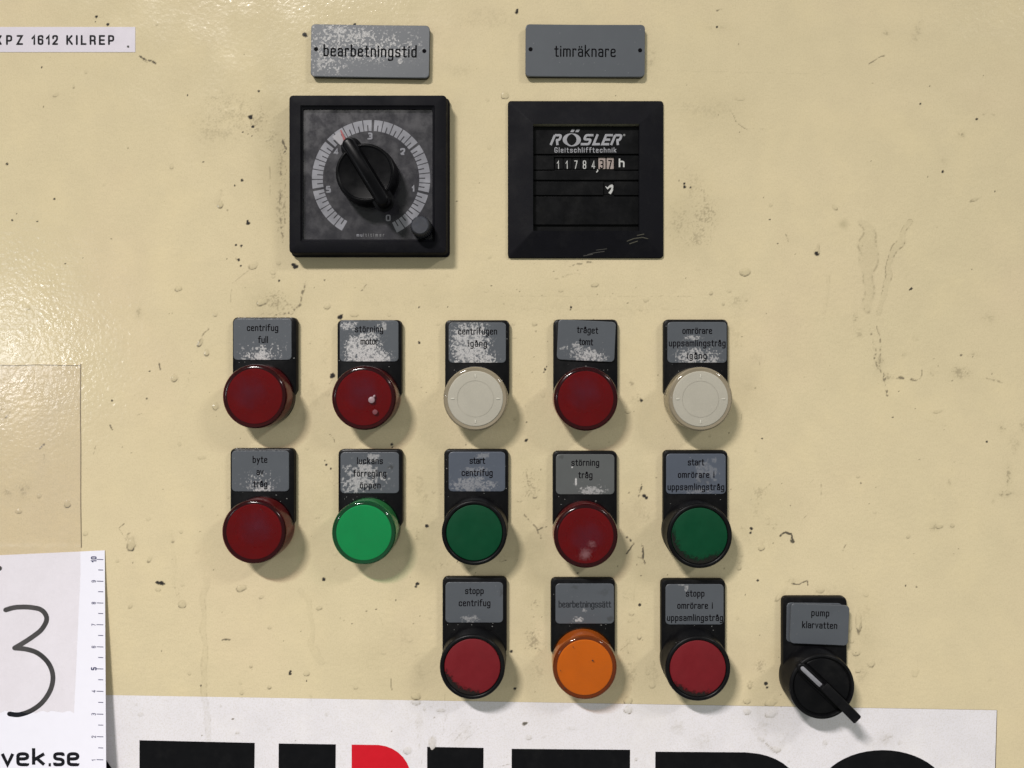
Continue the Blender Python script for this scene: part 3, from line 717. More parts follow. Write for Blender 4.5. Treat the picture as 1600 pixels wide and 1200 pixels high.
# clear tape over wall and paper
tx, tz = W(60, 840)
T = thing('clear_tape', 'wide clear adhesive tape holding the top of the paper sheet, left edge', 'tape', tx, tz)
V = []; F = []; rnd = random.Random(3)
nx, ny = 46, 150
top_j = [rnd.uniform(-1.2, 1.2) for _ in range(nx + 1)]; bot_j = [rnd.uniform(-2.2, 2.2) for _ in range(nx + 1)]
for j in range(ny + 1):
    v = j / ny
    for i in range(nx + 1):
        u = i / nx
        y0 = 571 + top_j[i] + (1 - u) * -2; y1 = 1113 + bot_j[i] - (1 - u) * 2
        y = y0 + (y1 - y0) * v
        xr = 125.5 if y < 900 else 125.5 - (y - 900) * .046
        x = -160 + (xr + 160) * u
        hb = max(.30, hp(x, y) + .12 if y > 852 else 0) if y > 852 else .30 + .0 * v
        if 852 < y < 872: hb = max(hb, .55)
        hb += .05 * float(vnoise(np.array(x / 11.), np.array(y / 7.), 5))
        X, Z = W(x, y, hb); V.append((X - tx, Z - tz, hb))
for j in range(ny):
    for i in range(nx):
        a = j * (nx + 1) + i; b = a + nx + 1; F.append((b, b + 1, a + 1, a))
tape = shell('clear_tape_film', (.985, .968, .955), rough=.20, haze=.10, hazecol=(.60, .55, .54), hz=22)
part('film', (V, F), tape, T, smooth=60)
te = flat('tape_edge_grime', (.24, .19, .13), .7)
part('film_edge', strokes_geo([[(126, 569), (125.5, 640), (126.2, 700), (126, 780), (127, 855)]], 1.3, .1, tx, tz, lift=.12), te, T)
part('film_edge', strokes_geo([[(-20, 569), (20, 571), (60, 569.5), (100, 570.5), (126, 570.5)]], .7, .1, tx, tz, lift=.25), flat('tape_top_edge', (.50, .42, .30), .6), T)

# ------------------------------------------------------------------ engraved name plates
def rr_grid(wmm, hmm, r, step):
    """grid that fills a rounded rectangle; returns u(x), rows"""
    nx = int(wmm / step); ny = int(hmm / step)
    zs = np.linspace(-hmm / 2, hmm / 2, ny + 1)
    P = np.zeros((ny + 1, nx + 1, 2))
    for j, z in enumerate(zs):
        d = max(0, abs(z) - (hmm / 2 - r)); hw = wmm / 2 - r + math.sqrt(max(0, r * r - d * d))
        P[j, :, 0] = np.linspace(-hw, hw, nx + 1); P[j, :, 1] = z
    return P

def plate_mesh(wmm, hmm, r, h0, h1, wear, cx, cy, hk, curl=0.0, bev=.12, step=.21):
    """bevelled plate with a dense painted top face. wear = list of ops in photo px; cx, cy photo px of the centre"""
    P = rr_grid(wmm - 2 * bev, hmm - 2 * bev, max(.2, r - bev), step)
    ny, nx = P.shape[0] - 1, P.shape[1] - 1
    k = D / (D - hk)
    PX = cx + P[:, :, 0] / S * k; PY = cy - P[:, :, 1] / S * k
    stn = np.zeros(PX.shape, np.float32); drt = np.zeros(PX.shape, np.float32)
    for op in wear:
        kind = op[0]
        if kind == 'w':      # chalky worn patch
            _, x, y, rx, ry, a, fine, dens = op
            m = np.exp(-(np.abs((PX - x) / rx) ** 2.6 + np.abs((PY - y) / ry) ** 2.6))
            n = fbm(PX, PY, fine, 13, 3); n2 = fbm(PX, PY, 9, 19, 2)
            t = sstep(.60, .70, n * .80 + m * dens * (.22 + .60 * n2 * 1.4))
            t = t * (.25 + .75 * sstep(.26, .44, fbm(PX, PY, 2.6, 53, 2)))
            stn = np.maximum(stn, a * t * np.clip(m * 3, 0, 1))
        elif kind == 's':    # scattered bright flakes
            _, x, y, rx, ry, a, thr = op
            m = np.exp(-((PX - x) / rx) ** 2 - ((PY - y) / ry) ** 2)
            n = fbm(PX, PY, 2.5, 29, 2)
            stn = np.maximum(stn, a * sstep(thr + .13, thr + .18, n + .22 * m) * np.clip(m * 2.2, 0, 1))
        elif kind == 'd':
            _, x, y, rx, ry, a = op
            m = np.exp(-((PX - x) / rx) ** 2 - ((PY - y) / ry) ** 2)
            n = fbm(PX, PY, 3.5, 43, 2)
            drt = np.maximum(drt, a * sstep(.45, .7, n * .7 + m * .4) * np.clip(m * 2, 0, 1))
    base = fbm(PX, PY, 2.0, 99, 2)
    stn = np.maximum(stn, .5 * sstep(.90, .96, base))
    cz = lambda x: curl * (x / (wmm / 2)) ** 2
    V = [(P[j, i, 0], P[j, i, 1], h1 + cz(P[j, i, 0])) for j in range(ny + 1) for i in range(nx + 1)]
    F = []
    for j in range(ny):
        for i in range(nx):
            a = j * (nx + 1) + i; F.append((a, a + 1, a + nx + 2, a + nx + 1))
    per = [(0, i) for i in range(nx + 1)] + [(j, nx) for j in range(1, ny + 1)] + [(ny, i) for i in range(nx - 1, -1, -1)] + [(j, 0) for j in range(ny - 1, 0, -1)]
    prev = [j * (nx + 1) + i for j, i in per]
    for sc, hh in ((bev, h1 - bev), (bev, h0)):
        cur = []
        for j, i in per:
            x, z = P[j, i]
            fx = x * (1 + 2 * sc / (wmm - 2 * bev)); fz = z * (1 + 2 * sc / (hmm - 2 * bev))
            cur.append(len(V)); V.append((fx, fz, (hh + cz(fx)) if hh > h0 else h0))
        n = len(per)
        for q in range(n):
            F.append((prev[q], cur[q], cur[(q + 1) % n], prev[(q + 1) % n]))
        prev = cur
    me = mesh_of([(x * MM, -h * MM, z * MM) for x, z, h in V], F, 45)
    nv = len(V); ng = (ny + 1) * (nx + 1)
    for nme, arr in (('stain', stn), ('dirt', drt)):
        at = me.attributes.new(nme, 'FLOAT', 'POINT')
        full = np.zeros(nv, np.float32); full[:ng] = arr.reshape(-1)
        at.data.foreach_set('value', full)
    return me

def face_rot(o, deg):     # clockwise tilt as the photo shows it
    o.rotation_euler = (0, math.radians(deg), 0)

def name_plate(label, L, Tp, R, B, tilt, text, tx0, tx1, base, xh, wear, holes, sw, curl):
    h = 2.4
    cx, cy = (L + R) / 2, (Tp + B) / 2
    X, Z = W(cx, cy, h)
    T = thing('name_plate', label, 'name plate', X, Z, 'grey engraved name plates above the dials')
    wmm = (R - L) * S / (D / (D - h)); hmm = (B - Tp) * S / (D / (D - h))
    lo = link('backing_layer', mesh_of([(x * MM, -hh * MM, z * MM) for x, z, hh in box(-wmm / 2, wmm / 2, -hmm / 2, hmm / 2, .5, 1.75, 2.0, .1, 5)[0]], box(-1, 1, -1, 1, 0, 1, .2, .1, 5)[1]), M['black_dark'], T)
    face = link('plate', plate_mesh(wmm, hmm, 2.0, 1.76, h, wear, cx, cy, h, curl, .15), M['label'], T)
    face_rot(face, tilt); face_rot(lo, tilt)
    lz = .0
    hf = lambda x, y: h + curl * ((x - cx) / ((R - L) / 2)) ** 2
    part('engraved_text', strokes_geo(text_strokes(text, tx0, tx1, base, xh, 1.08), sw, h, X, Z, tilt=tilt, pivot=(cx, cy), hfun=hf), M['ink'], T)
    for hx, hy in holes:
        x, z = W(hx, hy, h)
        part('screw_hole', merge(lathe([(.95, h + curl + .02), (.80, h + curl + .04)], 20, x - X, z - Z)), M['ink'], T)
    return T

name_plate('grey engraved plate reading bearbetningstid, scuffed white all over its left half', 486, 39, 671, 121, .75, 'bearbetningstid', 506.5, 650, 88, 11.4,
           [('s', 520, 60, 42, 34, .95, .60), ('s', 555, 62, 45, 18, .95, .57), ('s', 590, 75, 40, 18, .95, .56), ('s', 545, 85, 60, 10, .95, .60), ('s', 510, 100, 30, 16, .85, .62), ('s', 620, 70, 30, 18, .9, .62), ('w', 530, 48, 10, 5, .9, 3, .9), ('w', 572, 54, 8, 4, .9, 3, .9), ('w', 610, 82, 24, 6, .9, 3, .75), ('w', 625, 95, 4, 4, .9, 3, 1), ('w', 500, 103, 5, 7, .7, 3, .9), ('s', 560, 80, 60, 26, .3, .74)],
           [(494, 77), (663, 80)], 2.5, .25)
name_plate('clean grey engraved plate reading timräknare above the square hour counter', 821, 38.5, 1007.5, 120, .3, 'timräknare', 867.5, 961, 88, 11.2,
           [('d', 1000, 82, 3, 3, .1)], [(829, 77.4), (1000, 79)], 2.2, .3)

# ------------------------------------------------------------------ timer
h = 8.0
X, Z = W(574, 272, h)
T = thing('timer_dial', 'square black timer with round rotary knob and grey 0 to 5 scale', 'timer', X, Z)
q = pxrect(451, 148, 697.5, 395.5, h, X, Z); L, R, B, Tt = q
i1 = pxrect(469, 164.5, 679.5, 378.5, h, X, Z)
i2 = pxrect(473.5, 170.5, 676, 374.5, 6.6, X, Z)
ex = lambda q, d: (q[0] - d, q[1] + d, q[2] - d, q[3] + d)
rings = [rrect(*ex(q, .75), 2.0, 0), rrect(*ex(q, .75), 2.0, 1.6), rrect(*ex(q, .2), 1.8, 2.0), rrect(*ex(q, .0), 1.8, 7.0), rrect(*ex(q, -.25), 1.6, 7.7), rrect(*ex(q, -.8), 1.4, 8.0), rrect(*i1, .5, 8.0), rrect(*ex(i1, -.25), .5, 7.7),
         rrect(*ex(i2, .5), .9, 7.1), rrect(*i2, .9, 6.9), rrect(*i2, .9, 5.0)]
part('housing', loft(rings, cap1=False), M['black_rough'], T, 30)
part('dial_face', loft([rrect(*ex(i2, .1), .9, 4.9), rrect(*ex(i2, .1), .9, 5.3)]), plastic('dark_dial', (.012, .011, .015), .55, .4, 130, 0, dust=.45, dustcol=(.040, .036, .043), spec=.15), T)
part('clear_cover', loft([rrect(*ex(i2, -.05), .9, 6.3), rrect(*ex(i2, -.15), .9, 6.45)]), M['cover'], T)
# printed ring
V = []; F = []
def quadpx(pts, hh):
    b = len(V)
    for x, y in pts:
        xx, zz = W(x, y, hh); V.append((xx - X, zz - Z, hh))
    F.append(tuple(range(b, b + len(pts))))
SC = (579.8, 280.0); ro, ri, rm = 92.5, 75.4, 84.5
def pol(r, a):
    return (SC[0] + r * math.cos(math.radians(a)), SC[1] + r * math.sin(math.radians(a)))
for u in range(6):
    for b in range(5):
        a0 = 65.5 - 51.2 * u - 10.24 * b; a1 = a0 - 10.24
        g0 = 1.3 if b == 0 else .5; g1 = 1.3 if b == 4 else .5
        a0 -= g0; a1 += g1; mid = (a0 + a1) / 2; sw = .62
        n = 4
        for (s0, s1, r0, r1) in ((a0, a1, rm, ro), (a0, mid + sw, ri, rm), (mid - sw, a1, ri, rm)):
            for i in range(n):
                t0 = s0 + (s1 - s0) * i / n; t1 = s0 + (s1 - s0) * (i + 1) / n
                quadpx([pol(r0, t0), pol(r1, t0), pol(r1, t1), pol(r0, t1)], 5.34)
part('scale_ring', (V, F), M['grey_print'], T, smooth=0)
for d_, (x, y) in zip('012345', ((607, 340.5), (645.4, 295.3), (629.5, 236.8), (578.4, 212.6), (525.4, 236.8), (513.5, 295.8))):
    w2 = 1.3 if d_ == '1' else 3.1
    part('scale_number', strokes_geo(text_strokes(d_, x - w2, x + w2, y + 4.1, 5.4, 2.0 if d_ != '1' else 1.6), {'0': 2.1, '4': 2.0}.get(d_, 2.7), 5.35, X, Z, lift=.02, caps=False), M['grey_print'], T)
part('maker_name', strokes_geo(text_strokes('mu', 557.6, 565.6, 369.3, 3.0, 1.3), 1.0, 5.35, X, Z, lift=.02), M['grey_print'], T)
part('maker_name', strokes_geo(text_strokes('ltitimer', 568, 600, 369.3, 3.0, 1.3), .9, 5.35, X, Z, lift=.02), M['faint_print'], T)
part('pointer', merge(poly_geo([(531.5, 204), (533.5, 203), (542, 221), (538, 223)], 6.7, X, Z, .25)), flat('red_pointer', (.26, .05, .055), .5), T)
part('pointer_plate', poly_geo([(519, 214), (530, 206), (539.5, 222), (532, 227)], 6.6, X, Z, .06), flat('pale_pointer_plate', (.27, .26, .28), .5), T)
# knob
kx, kz = W(570, 269.5, 16.0); kx -= X; kz -= Z
kr = 46 * S / (D / (D - 16))
part('knob', lathe([(kr + .5, 6.5), (kr + .5, 11.0), (kr + .25, 11.6), (kr + .1, 15.0), (kr - .1, 15.7), (kr - .6, 16.0), (kr - .9, 16.05), (kr - 1.1, 16.0), (kr - 1.4, 15.7), (kr - 1.8, 15.6), (.5, 15.6)], 96, kx, kz), M['black_gloss'], T)
gx0, gz0 = W(545, 226, 20); gx1, gz1 = W(597, 311, 20)
gx0 -= X; gz0 -= Z; gx1 -= X; gz1 -= Z
dx, dz = gx1 - gx0, gz1 - gz0; gl = math.hypot(dx, dz); dx /= gl; dz /= gl
def bar(x0, z0, length, dx, dz, prof, endr=1.0, nseg=6):
    """prof = list of (half width, h) from bottom to top; rounded ends"""
    rings = []
    for hw, hh in prof:
        ringp = []
        for s in range(nseg * 2 + 1):
            a = math.pi / 2 + math.pi * s / (nseg * 2)
            lx, lz = hw * math.cos(a) * endr, hw * math.sin(a)
            ringp.append((lx, lz))
        for s in range(nseg * 2 + 1):
            a = -math.pi / 2 + math.pi * s / (nseg * 2)
            lx, lz = length + hw * math.cos(a) * endr, hw * math.sin(a)
            ringp.append((lx, lz))
        rings.append([(x0 + a * dx - b * dz, z0 + a * dz + b * dx, hh) for a, b in ringp])
    return loft(rings)
part('knob_grip', bar(gx0, gz0, gl, dx, dz, [(4.6, 15.2), (3.4, 15.6), (3.1, 17), (2.9, 20.0), (2.5, 21.1), (1.6, 21.6)]), M['black_gloss'], T)
# knurled locking knob
lx, lz = W(656, 352, 15); lx -= X; lz -= Z
kn = lambda i: .30 if i % 2 else -.22
r0 = 14.6 * S / 1.046
part('locking_knob', loft([ring(r0 + .3, 5.6, 64, lx, lz, kn), ring(r0 + .2, 13.2, 64, lx, lz, kn), ring(r0 - .1, 14.4, 64, lx, lz), ring(r0 - .6, 14.9, 64, lx, lz)]),
     plastic('dusty_knob_plastic', (.017, .019, .028), .6, .5, 700, .00003, dust=.25, dustcol=(.12, .13, .17)), T)
part('locking_bush', lathe([(4.6, 5.3), (4.6, 8.1)], 40, lx, lz), M['black_rough'], T)

# ------------------------------------------------------------------ hour counter
h = 5.0
X, Z = W(915, 280, h)
T = thing('hour_counter', 'square black hour counter with sloping frame and white digits reading 11784,37', 'hour counter', X, Z)
q = pxrect(793.5, 157.5, 1036.7, 403, 1.2, X, Z)
i1 = pxrect(833, 193.5, 999, 360.5, 4.2, X, Z)
part('frame', loft([rrect(*q, 1.5, 0), rrect(*q, 1.5, .9), rrect(*ex(q, -.25), 1.4, 1.2), rrect(*ex(i1, .35), .3, 4.1, 5), rrect(*i1, .2, 4.2), rrect(*ex(i1, -.02), .2, .6)], cap1=False), M['black_rough'], T, 22)
part('base', loft([rrect(*i1, .2, .0), rrect(*i1, .2, .5)]), M['black_dark'], T)
part('dusty_ledge', loft([[(i1[0] + .05, i1[3] - .10, .6), (i1[1] - .05, i1[3] - .10, .6), (i1[1] - .05, i1[3] - .02, .6), (i1[0] + .05, i1[3] - .02, .6)], [(i1[0] + .05, i1[3] - .10, 4.05), (i1[1] - .05, i1[3] - .10, 4.05), (i1[1] - .05, i1[3] - .02, 4.05), (i1[0] + .05, i1[3] - .02, 4.05)]]), plastic('dusty_ledge_grime', (.17, .155, .11), .8, .5, 300, 0), T)
fh = 1.6
def strip(px, nm='face_strip', hh=fh, m='black', r=.1):
    part(nm, box(*pxrect(*px, hh, X, Z), .5, hh, r, .12), M[m], T)
strip((833, 198.2, 999, 240.5), 'name_panel')
strip((833, 243, 865.5, 265.2)); strip((960.2, 243, 999, 265.2)); strip((865.5, 243, 960.2, 245.3))
strip((833, 266.6, 999, 281))
strip((833, 283.6, 942.7, 304.8)); strip((959.5, 283.6, 999, 304.8))
strip((833, 307, 999, 351), 'blank_panel')
wx = [873.4, 887, 900.5, 914, 927.6]
for ch, x in zip('11784', wx):
    xx, zz = W(x, 254.5, .9)
    part('number_wheel', box(*pxrect(x - 6.2, 246, x + 6.2, 264, .9, X, Z), .5, .9, .2, .1), M['black_dark'], T)
    part('wheel_digit', strokes_geo(text_strokes(ch, x - 2.6, x + 2.6, 263.2, 7.7), 1.35, .92, X, Z, lift=.04), M['white_print'], T)
for ch, x in zip('37', (940.6, 953.6)):
    part('number_wheel', box(*pxrect(x - 5.6, 246, x + 5.6, 264.2, .9, X, Z), .5, .9, .2, .1), M['wheel_white'], T, label='white wheel with a dark digit')
    part('wheel_digit', strokes_geo(text_strokes(ch, x - 2.4, x + 2.2, 263, 8.0), 1.9, .92, X, Z, lift=.04), M['ink'], T)
part('unit_letter', strokes_geo(text_strokes('h', 968, 975.6, 261.2, 8.9, 1.5), 2.4, fh, X, Z, lift=.03, caps=False), M['white_print'], T)
part('comma', strokes_geo([[(933.6, 265.6), (934, 267), (932.4, 268.8)]], 1.7, fh, X, Z, lift=.03), M['white_print'], T)
part('seconds_wheel', box(*pxrect(944, 285, 958.5, 304, .9, X, Z), .5, .8, .2, .1), M['black_dark'], T)
part('wheel_digit', poly_geo([(946, 290.5), (949, 293), (953, 289.2), (956.5, 288), (958.6, 291), (957.6, 298), (954.3, 303.6), (950.6, 301.5), (954.5, 296), (955.6, 292.6), (952, 293.6), (949.6, 296.2), (946.4, 292.6)], .9, X, Z, .05), M['white_print'], T)
part('scuff', strokes_geo([[(980, 377), (990, 373), (1004, 371), (1012, 373)], [(984, 381), (996, 377)], [(996, 368), (1006, 366)]], 1.6, 2.6, X, Z, lift=.05, hfun=lambda x, y: 1.2 + 3.0 * min(1, max(0, (403 - y) / 42.)) + .03), plastic('olive_scuff', (.050, .047, .034), .8, .6, 1500, 0), T)
part('scuff', strokes_geo([[(918, 398), (930, 395), (944, 393)], [(912, 400), (926, 397.5)], [(932, 391), (948, 389)]], 1.4, 2.6, X, Z, lift=.05, hfun=lambda x, y: 1.2 + 3.0 * min(1, max(0, (403 - y) / 42.)) + .03), plastic('dusty_scuff', (.035, .033, .030), .8, .6, 1500, 0), T)
# logo
lg = []
def sh(x, y):    # letter box coordinates -> px with italic shear
    return (x + (227.3 - y) * .42, y)
def L_(pts): return [[sh(*p) for p in st_] for st_ in pts]
yt, yb = 211.3, 225.3
def letR(x): return [[(x, yb + 1.4), (x, yt)], rpl([(x, yt), (x + 10.2, yt), (x + 10.2, yt + 7.6), (x + 5, yt + 7.6)], 3.2, 4), [(x + 6.4, yt + 7.6), (x + 10.6, yb + 1.4)]]
logo = letR(860.2)
logo += [rpl([(920.5, yt), (908.8, yt), (908.8, yt + 6.7), (919.3, yt + 6.7), (919.3, yb), (906.5, yb)], 2.6, 4)]
logo += [[(926.6, yt - 1.4), (926.6, yb), (936.5, yb)]]
logo += [[(951, yt), (940.3, yt), (940.3, yb), (951, yb)], [(940.3, yt + 6.9), (949.5, yt + 6.9)]]
logo += letR(954.6)
part('maker_logo', strokes_geo(L_(logo), 3.7, fh, X, Z, lift=.04, caps=False), M['grey_print'], T)
# the ring of the O, thick left and right, open crescent
def lune(cx, cy, ro_x, ro_y, ri_x, ri_y, offx, offy, a0, a1, n=28):
    o = [(cx + ro_x * math.cos(math.radians(a0 + (a1 - a0) * i / n)), cy + ro_y * math.sin(math.radians(a0 + (a1 - a0) * i / n))) for i in range(n + 1)]
    i_ = [(cx + offx + ri_x * math.cos(math.radians(a0 + (a1 - a0) * i / n)), cy + offy + ri_y * math.sin(math.radians(a0 + (a1 - a0) * i / n))) for i in range(n, -1, -1)]
    return o + i_
part('maker_logo', merge(poly_geo(lune(892.8, 218.2, 13.6, 9.8, 10.8, 9.6, 3.6, 0.2, 95, 300), fh + .001, X, Z, .05),
                         poly_geo(lune(893.6, 218.6, 14.0, 10.2, 10.4, 9.3, -3.2, -.2, -75, 115), fh + .012, X, Z, .05),
                         poly_geo([(891, 206.4), (893.6, 202), (898.6, 202), (896, 206.4)], fh, X, Z, .05),
                         poly_geo([(898.6, 206.4), (901.2, 202), (906.4, 202), (903.8, 206.4)], fh, X, Z, .05)), M['grey_print'], T)
part('trademark_dot', lathe([(.55, fh), (.5, fh + .05)], 16, *[a - b for a, b in zip(W(975.3, 211, fh), (X, Z))]), M['faint_print'], T)
part('maker_line', strokes_geo(text_strokes('Gleitschlifftechnik', 867, 962.5, 238.0, 4.8, 1.3), 1.2, fh, X, Z, lift=.03), M['grey_print'], T)

# ------------------------------------------------------------------ switches
HB = 14.7
def holder_outline(d, h, zt=36.4):
    """straight sided plate with a round foot, d = inset"""
    r = 2.3; w = 14.75 - d; out = []
    for i in range(6):
        a = math.radians(90 * i / 5); out.append((w - r + r * math.cos(a), zt - d - r + r * math.sin(a), h))
    for i in range(6):
        a = math.radians(90 + 90 * i / 5); out.append((-w + r + r * math.cos(a), zt - d - r + r * math.sin(a), h))
    out.append((-w, 3.0, h)); out.append((-13.4 + d, .6, h))
    for i in range(1, 24):
        a = math.radians(180 + 180 * i / 24); out.append(((13.4 - d) * math.cos(a), (13.4 - d) * math.sin(a), h))
    out.append((13.4 - d, .6, h)); out.append((w, 3.0, h))
    return out
holder_geo = loft([holder_outline(0, 0), holder_outline(0, 2.1), holder_outline(.25, 2.7), holder_outline(.75, 3.0)])
holder_me = mesh_of([(x * MM, -h_ * MM, z * MM) for x, z, h_ in holder_geo[0]], holder_geo[1], 35)
holder_me.materials.append(M['black'])

def mk(geo, mat, smooth=40):
    me = mesh_of([(x * MM, -h_ * MM, z * MM) for x, z, h_ in geo[0]], geo[1], smooth); me.materials.append(mat); return me
collar_me = mk(lathe([(13.9, 0.0), (13.9, .7), (13.6, .8)], 96), M['black'])
ring_me = mk(lathe([(14.7, 0.0), (14.7, 4.8), (14.55, 5.1), (14.5, 12.4), (14.35, 13.0), (13.9, 13.4), (13.3, 13.5), (12.85, 13.3), (12.6, 12.9), (12.5, 12.0)], 96, cap=False), M['black'])
shell_geo = lathe([(14.4, .8), (14.5, 3.9), (14.4, 4.6), (14.35, 11.4), (14.22, 12.3), (13.85, 13.0), (13.25, 13.42), (12.5, 13.56), (12.1, 13.60), (11.8, 13.61), (6, 13.63), (.6, 13.64)], 96)
core_geo = lathe([(12.35, 12.30), (12.2, 12.58), (12.1, 12.64), (11.9, 12.66), (6, 12.69), (.5, 12.70)], 96)
side_geo = lathe([(13.9, .8), (13.7, 5.0), (13.5, 11.0)], 96, cap=False)
gap_geo = lathe([(13.5, 11.0), (14.15, 12.0), (13.6, 12.5), (12.35, 12.30)], 96, cap=False)  # ring coloured to stand in for the dark refraction band at the lens edge
cap_geo = lathe([(12.45, 11.8), (12.4, 12.7), (12.2, 12.88), (12.05, 12.92), (6, 12.96), (.5, 12.97)], 96)

def mottled(name, col, nvar=.25, marks=0.0):  # plain base colour varied by noise, no emission
    t = NT(name)
    c = t.mix(t.noise(90, 4, .6), tuple(x * (1 - nvar) for x in col), tuple(min(1, x * (1 + nvar)) for x in col))
    t.set('Base Color', c); t.set('Roughness', .5)
    return t.m
LENS = {
    'red': dict(shell=mk(shell_geo, M['shell_red']), core=mk(core_geo, mottled('red_diffuser', (.235, .001, .006))), side=mk(side_geo, mottled('red_lens_side', (.24, .17, .13))), gap=mk(gap_geo, mottled('red_refraction_ring', (.02, .004, .004)))),
    'orange': dict(shell=mk(shell_geo, M['shell_orange']), core=mk(core_geo, mottled('orange_diffuser', (.54, .25, .003), .12)), side=mk(side_geo, mottled('orange_lens_side', (.42, .20, .08))), gap=mk(gap_geo, mottled('orange_refraction_ring', (.10, .022, .005)))),
    'green': dict(shell=mk(shell_geo, M['shell_green']), core=mk(core_geo, mottled('green_diffuser', (.002, .245, .120), .14)), side=mk(side_geo, mottled('green_lens_side', (.17, .22, .12))), gap=mk(gap_geo, mottled('green_refraction_ring', (.005, .03, .012)))),
    'white': dict(shell=mk(shell_geo, M['shell_clear']), core=mk(core_geo, mottled('white_diffuser', (.455, .44, .40), .09)), side=mk(side_geo, mottled('clear_lens_side', (.34, .29, .20))), gap=mk(gap_geo, mottled('clear_refraction_ring', (.26, .22, .16)))),
}
tick_geo = merge(*[bar(a, b, 1.0, c, d, [(.32, 12.7), (.30, 12.9), (.2, 12.95)]) for a, b, c, d in ((0, 9.6, 0, 1), (0, -10.6, 0, 1), (9.6, 0, 1, 0), (-10.6, 0, 1, 0))])
tick_me = mk(tick_geo, mottled('white_diffuser_tick', (.60, .59, .55), .02))
seam_me = mk(loft([ring(8.1, 12.70, 72), ring(8.1, 12.80, 72), ring(7.98, 12.80, 72), ring(7.98, 12.70, 72)], cap1=False), mottled('diffuser_seam', (.40, .385, .345), .02))
capg_me = mk(cap_geo, M['green_cap']); capr_me = mk(cap_geo, M['red_cap'])

def flecks(T, X, Z, items, hh, mat, nm='grime_spot'):
    for x, y, r, a in items:
        xx, zz = W(x, y, hh); r *= S
        rr = random.Random(int(x * 7 + y))
        pts = [(xx - X + r * a * math.cos(t * .63) * rr.uniform(.6, 1.2), zz - Z + r * math.sin(t * .63) * rr.uniform(.6, 1.2), hh) for t in range(10)]
        top = [(p[0] * .92 + (xx - X) * .08, p[1] * .92 + (zz - Z) * .08, hh + .06) for p in pts]
        part(nm, loft([pts, top]), mat, T)

def unit(kind, colour, label, cat, group, bx, by, hx, hy, ins, lines, wear, lm='label', tilt=0, spots=(), insh=3.45, ink='ink'):
    """bx,by lens centre at its front; hx,hy top middle of the holder; ins = insert L,T,R,B"""
    X, Z = W(bx, by, 13.2)
    T = thing(kind, label, cat, X, Z, group)
    hX, hZ = W(hx, hy, 3.0)
    ho = link('label_holder', holder_me, None, T); ho.location = ((hX - X) * MM * .5, 0, (hZ - 36.4 - Z) * MM)
    ho.location.x = (hX - X) * MM
    k = D / (D - insh)
    L, Tp, R, B = ins; cx, cy = (L + R) / 2, (Tp + B) / 2
    iX, iZ = W(cx, cy, insh)
    pl = link('label_plate', plate_mesh((R - L) * S / k, (B - Tp) * S / k, 2.0, 2.7, insh, wear, cx, cy, insh, 0, .12), M[lm], T)
    pl.location = ((iX - X) * MM, 0, (iZ - Z) * MM); face_rot(pl, tilt)
    strokes = []
    for s_, a, b, bl in lines: strokes += text_strokes(s_, a, b, bl - .4, 6.3, 1.16)
    part('engraved_text', strokes_geo(strokes, 1.6, insh, X, Z, lift=.05, tilt=tilt, pivot=(cx, cy)), M[ink], T)
    if colour in LENS:
        d_ = LENS[colour]
        link('collar', collar_me, None, T)
        ln = link('lens', d_['shell'], None, T)
        link('refraction_ring', d_['gap'], None, ln)
        link('lens_side', d_['side'], None, ln)
        link('diffuser', d_['core'], None, ln)
        if colour == 'white':
            link('diffuser_mark', tick_me, None, ln); link('diffuser_seam', seam_me, None, ln)
        flecks(T, X, Z, spots, 13.7, M['oil'])
    elif colour:
        link('bezel_ring', ring_me, None, T)
        link('push_cap', capg_me if colour == 'gcap' else capr_me, None, T)
        flecks(T, X, Z, spots, 13.1, M['oil'])
    rq = random.Random(int(bx * 3 + by))
    if colour == 'red':
        polar_patch(T, 'dusty_film', (rq.uniform(-3, 2), rq.uniform(-2, 4)), 0, 9.5, 0, 360, 13.66, M['haze_film'], 'centre', .9)
    for _ in range(7):
        x = hx + rq.uniform(-44, 44); y = hy + rq.uniform(68, 84) if rq.random() < .6 else hy + rq.uniform(1, 120)
        if abs(x - hx) < 45 and hy + 4 < y < hy + 68: x = hx + (46.5 + rq.uniform(-.8, .5)) * rq.choice((-1, 1))
        if y > hy + 84: continue
        flecks(T, X, Z, [(x, y, rq.uniform(.3, .8), rq.uniform(.6, 1.8))], 3.0, M['dust_bit'], 'dust_speck')
    return T, X, Z

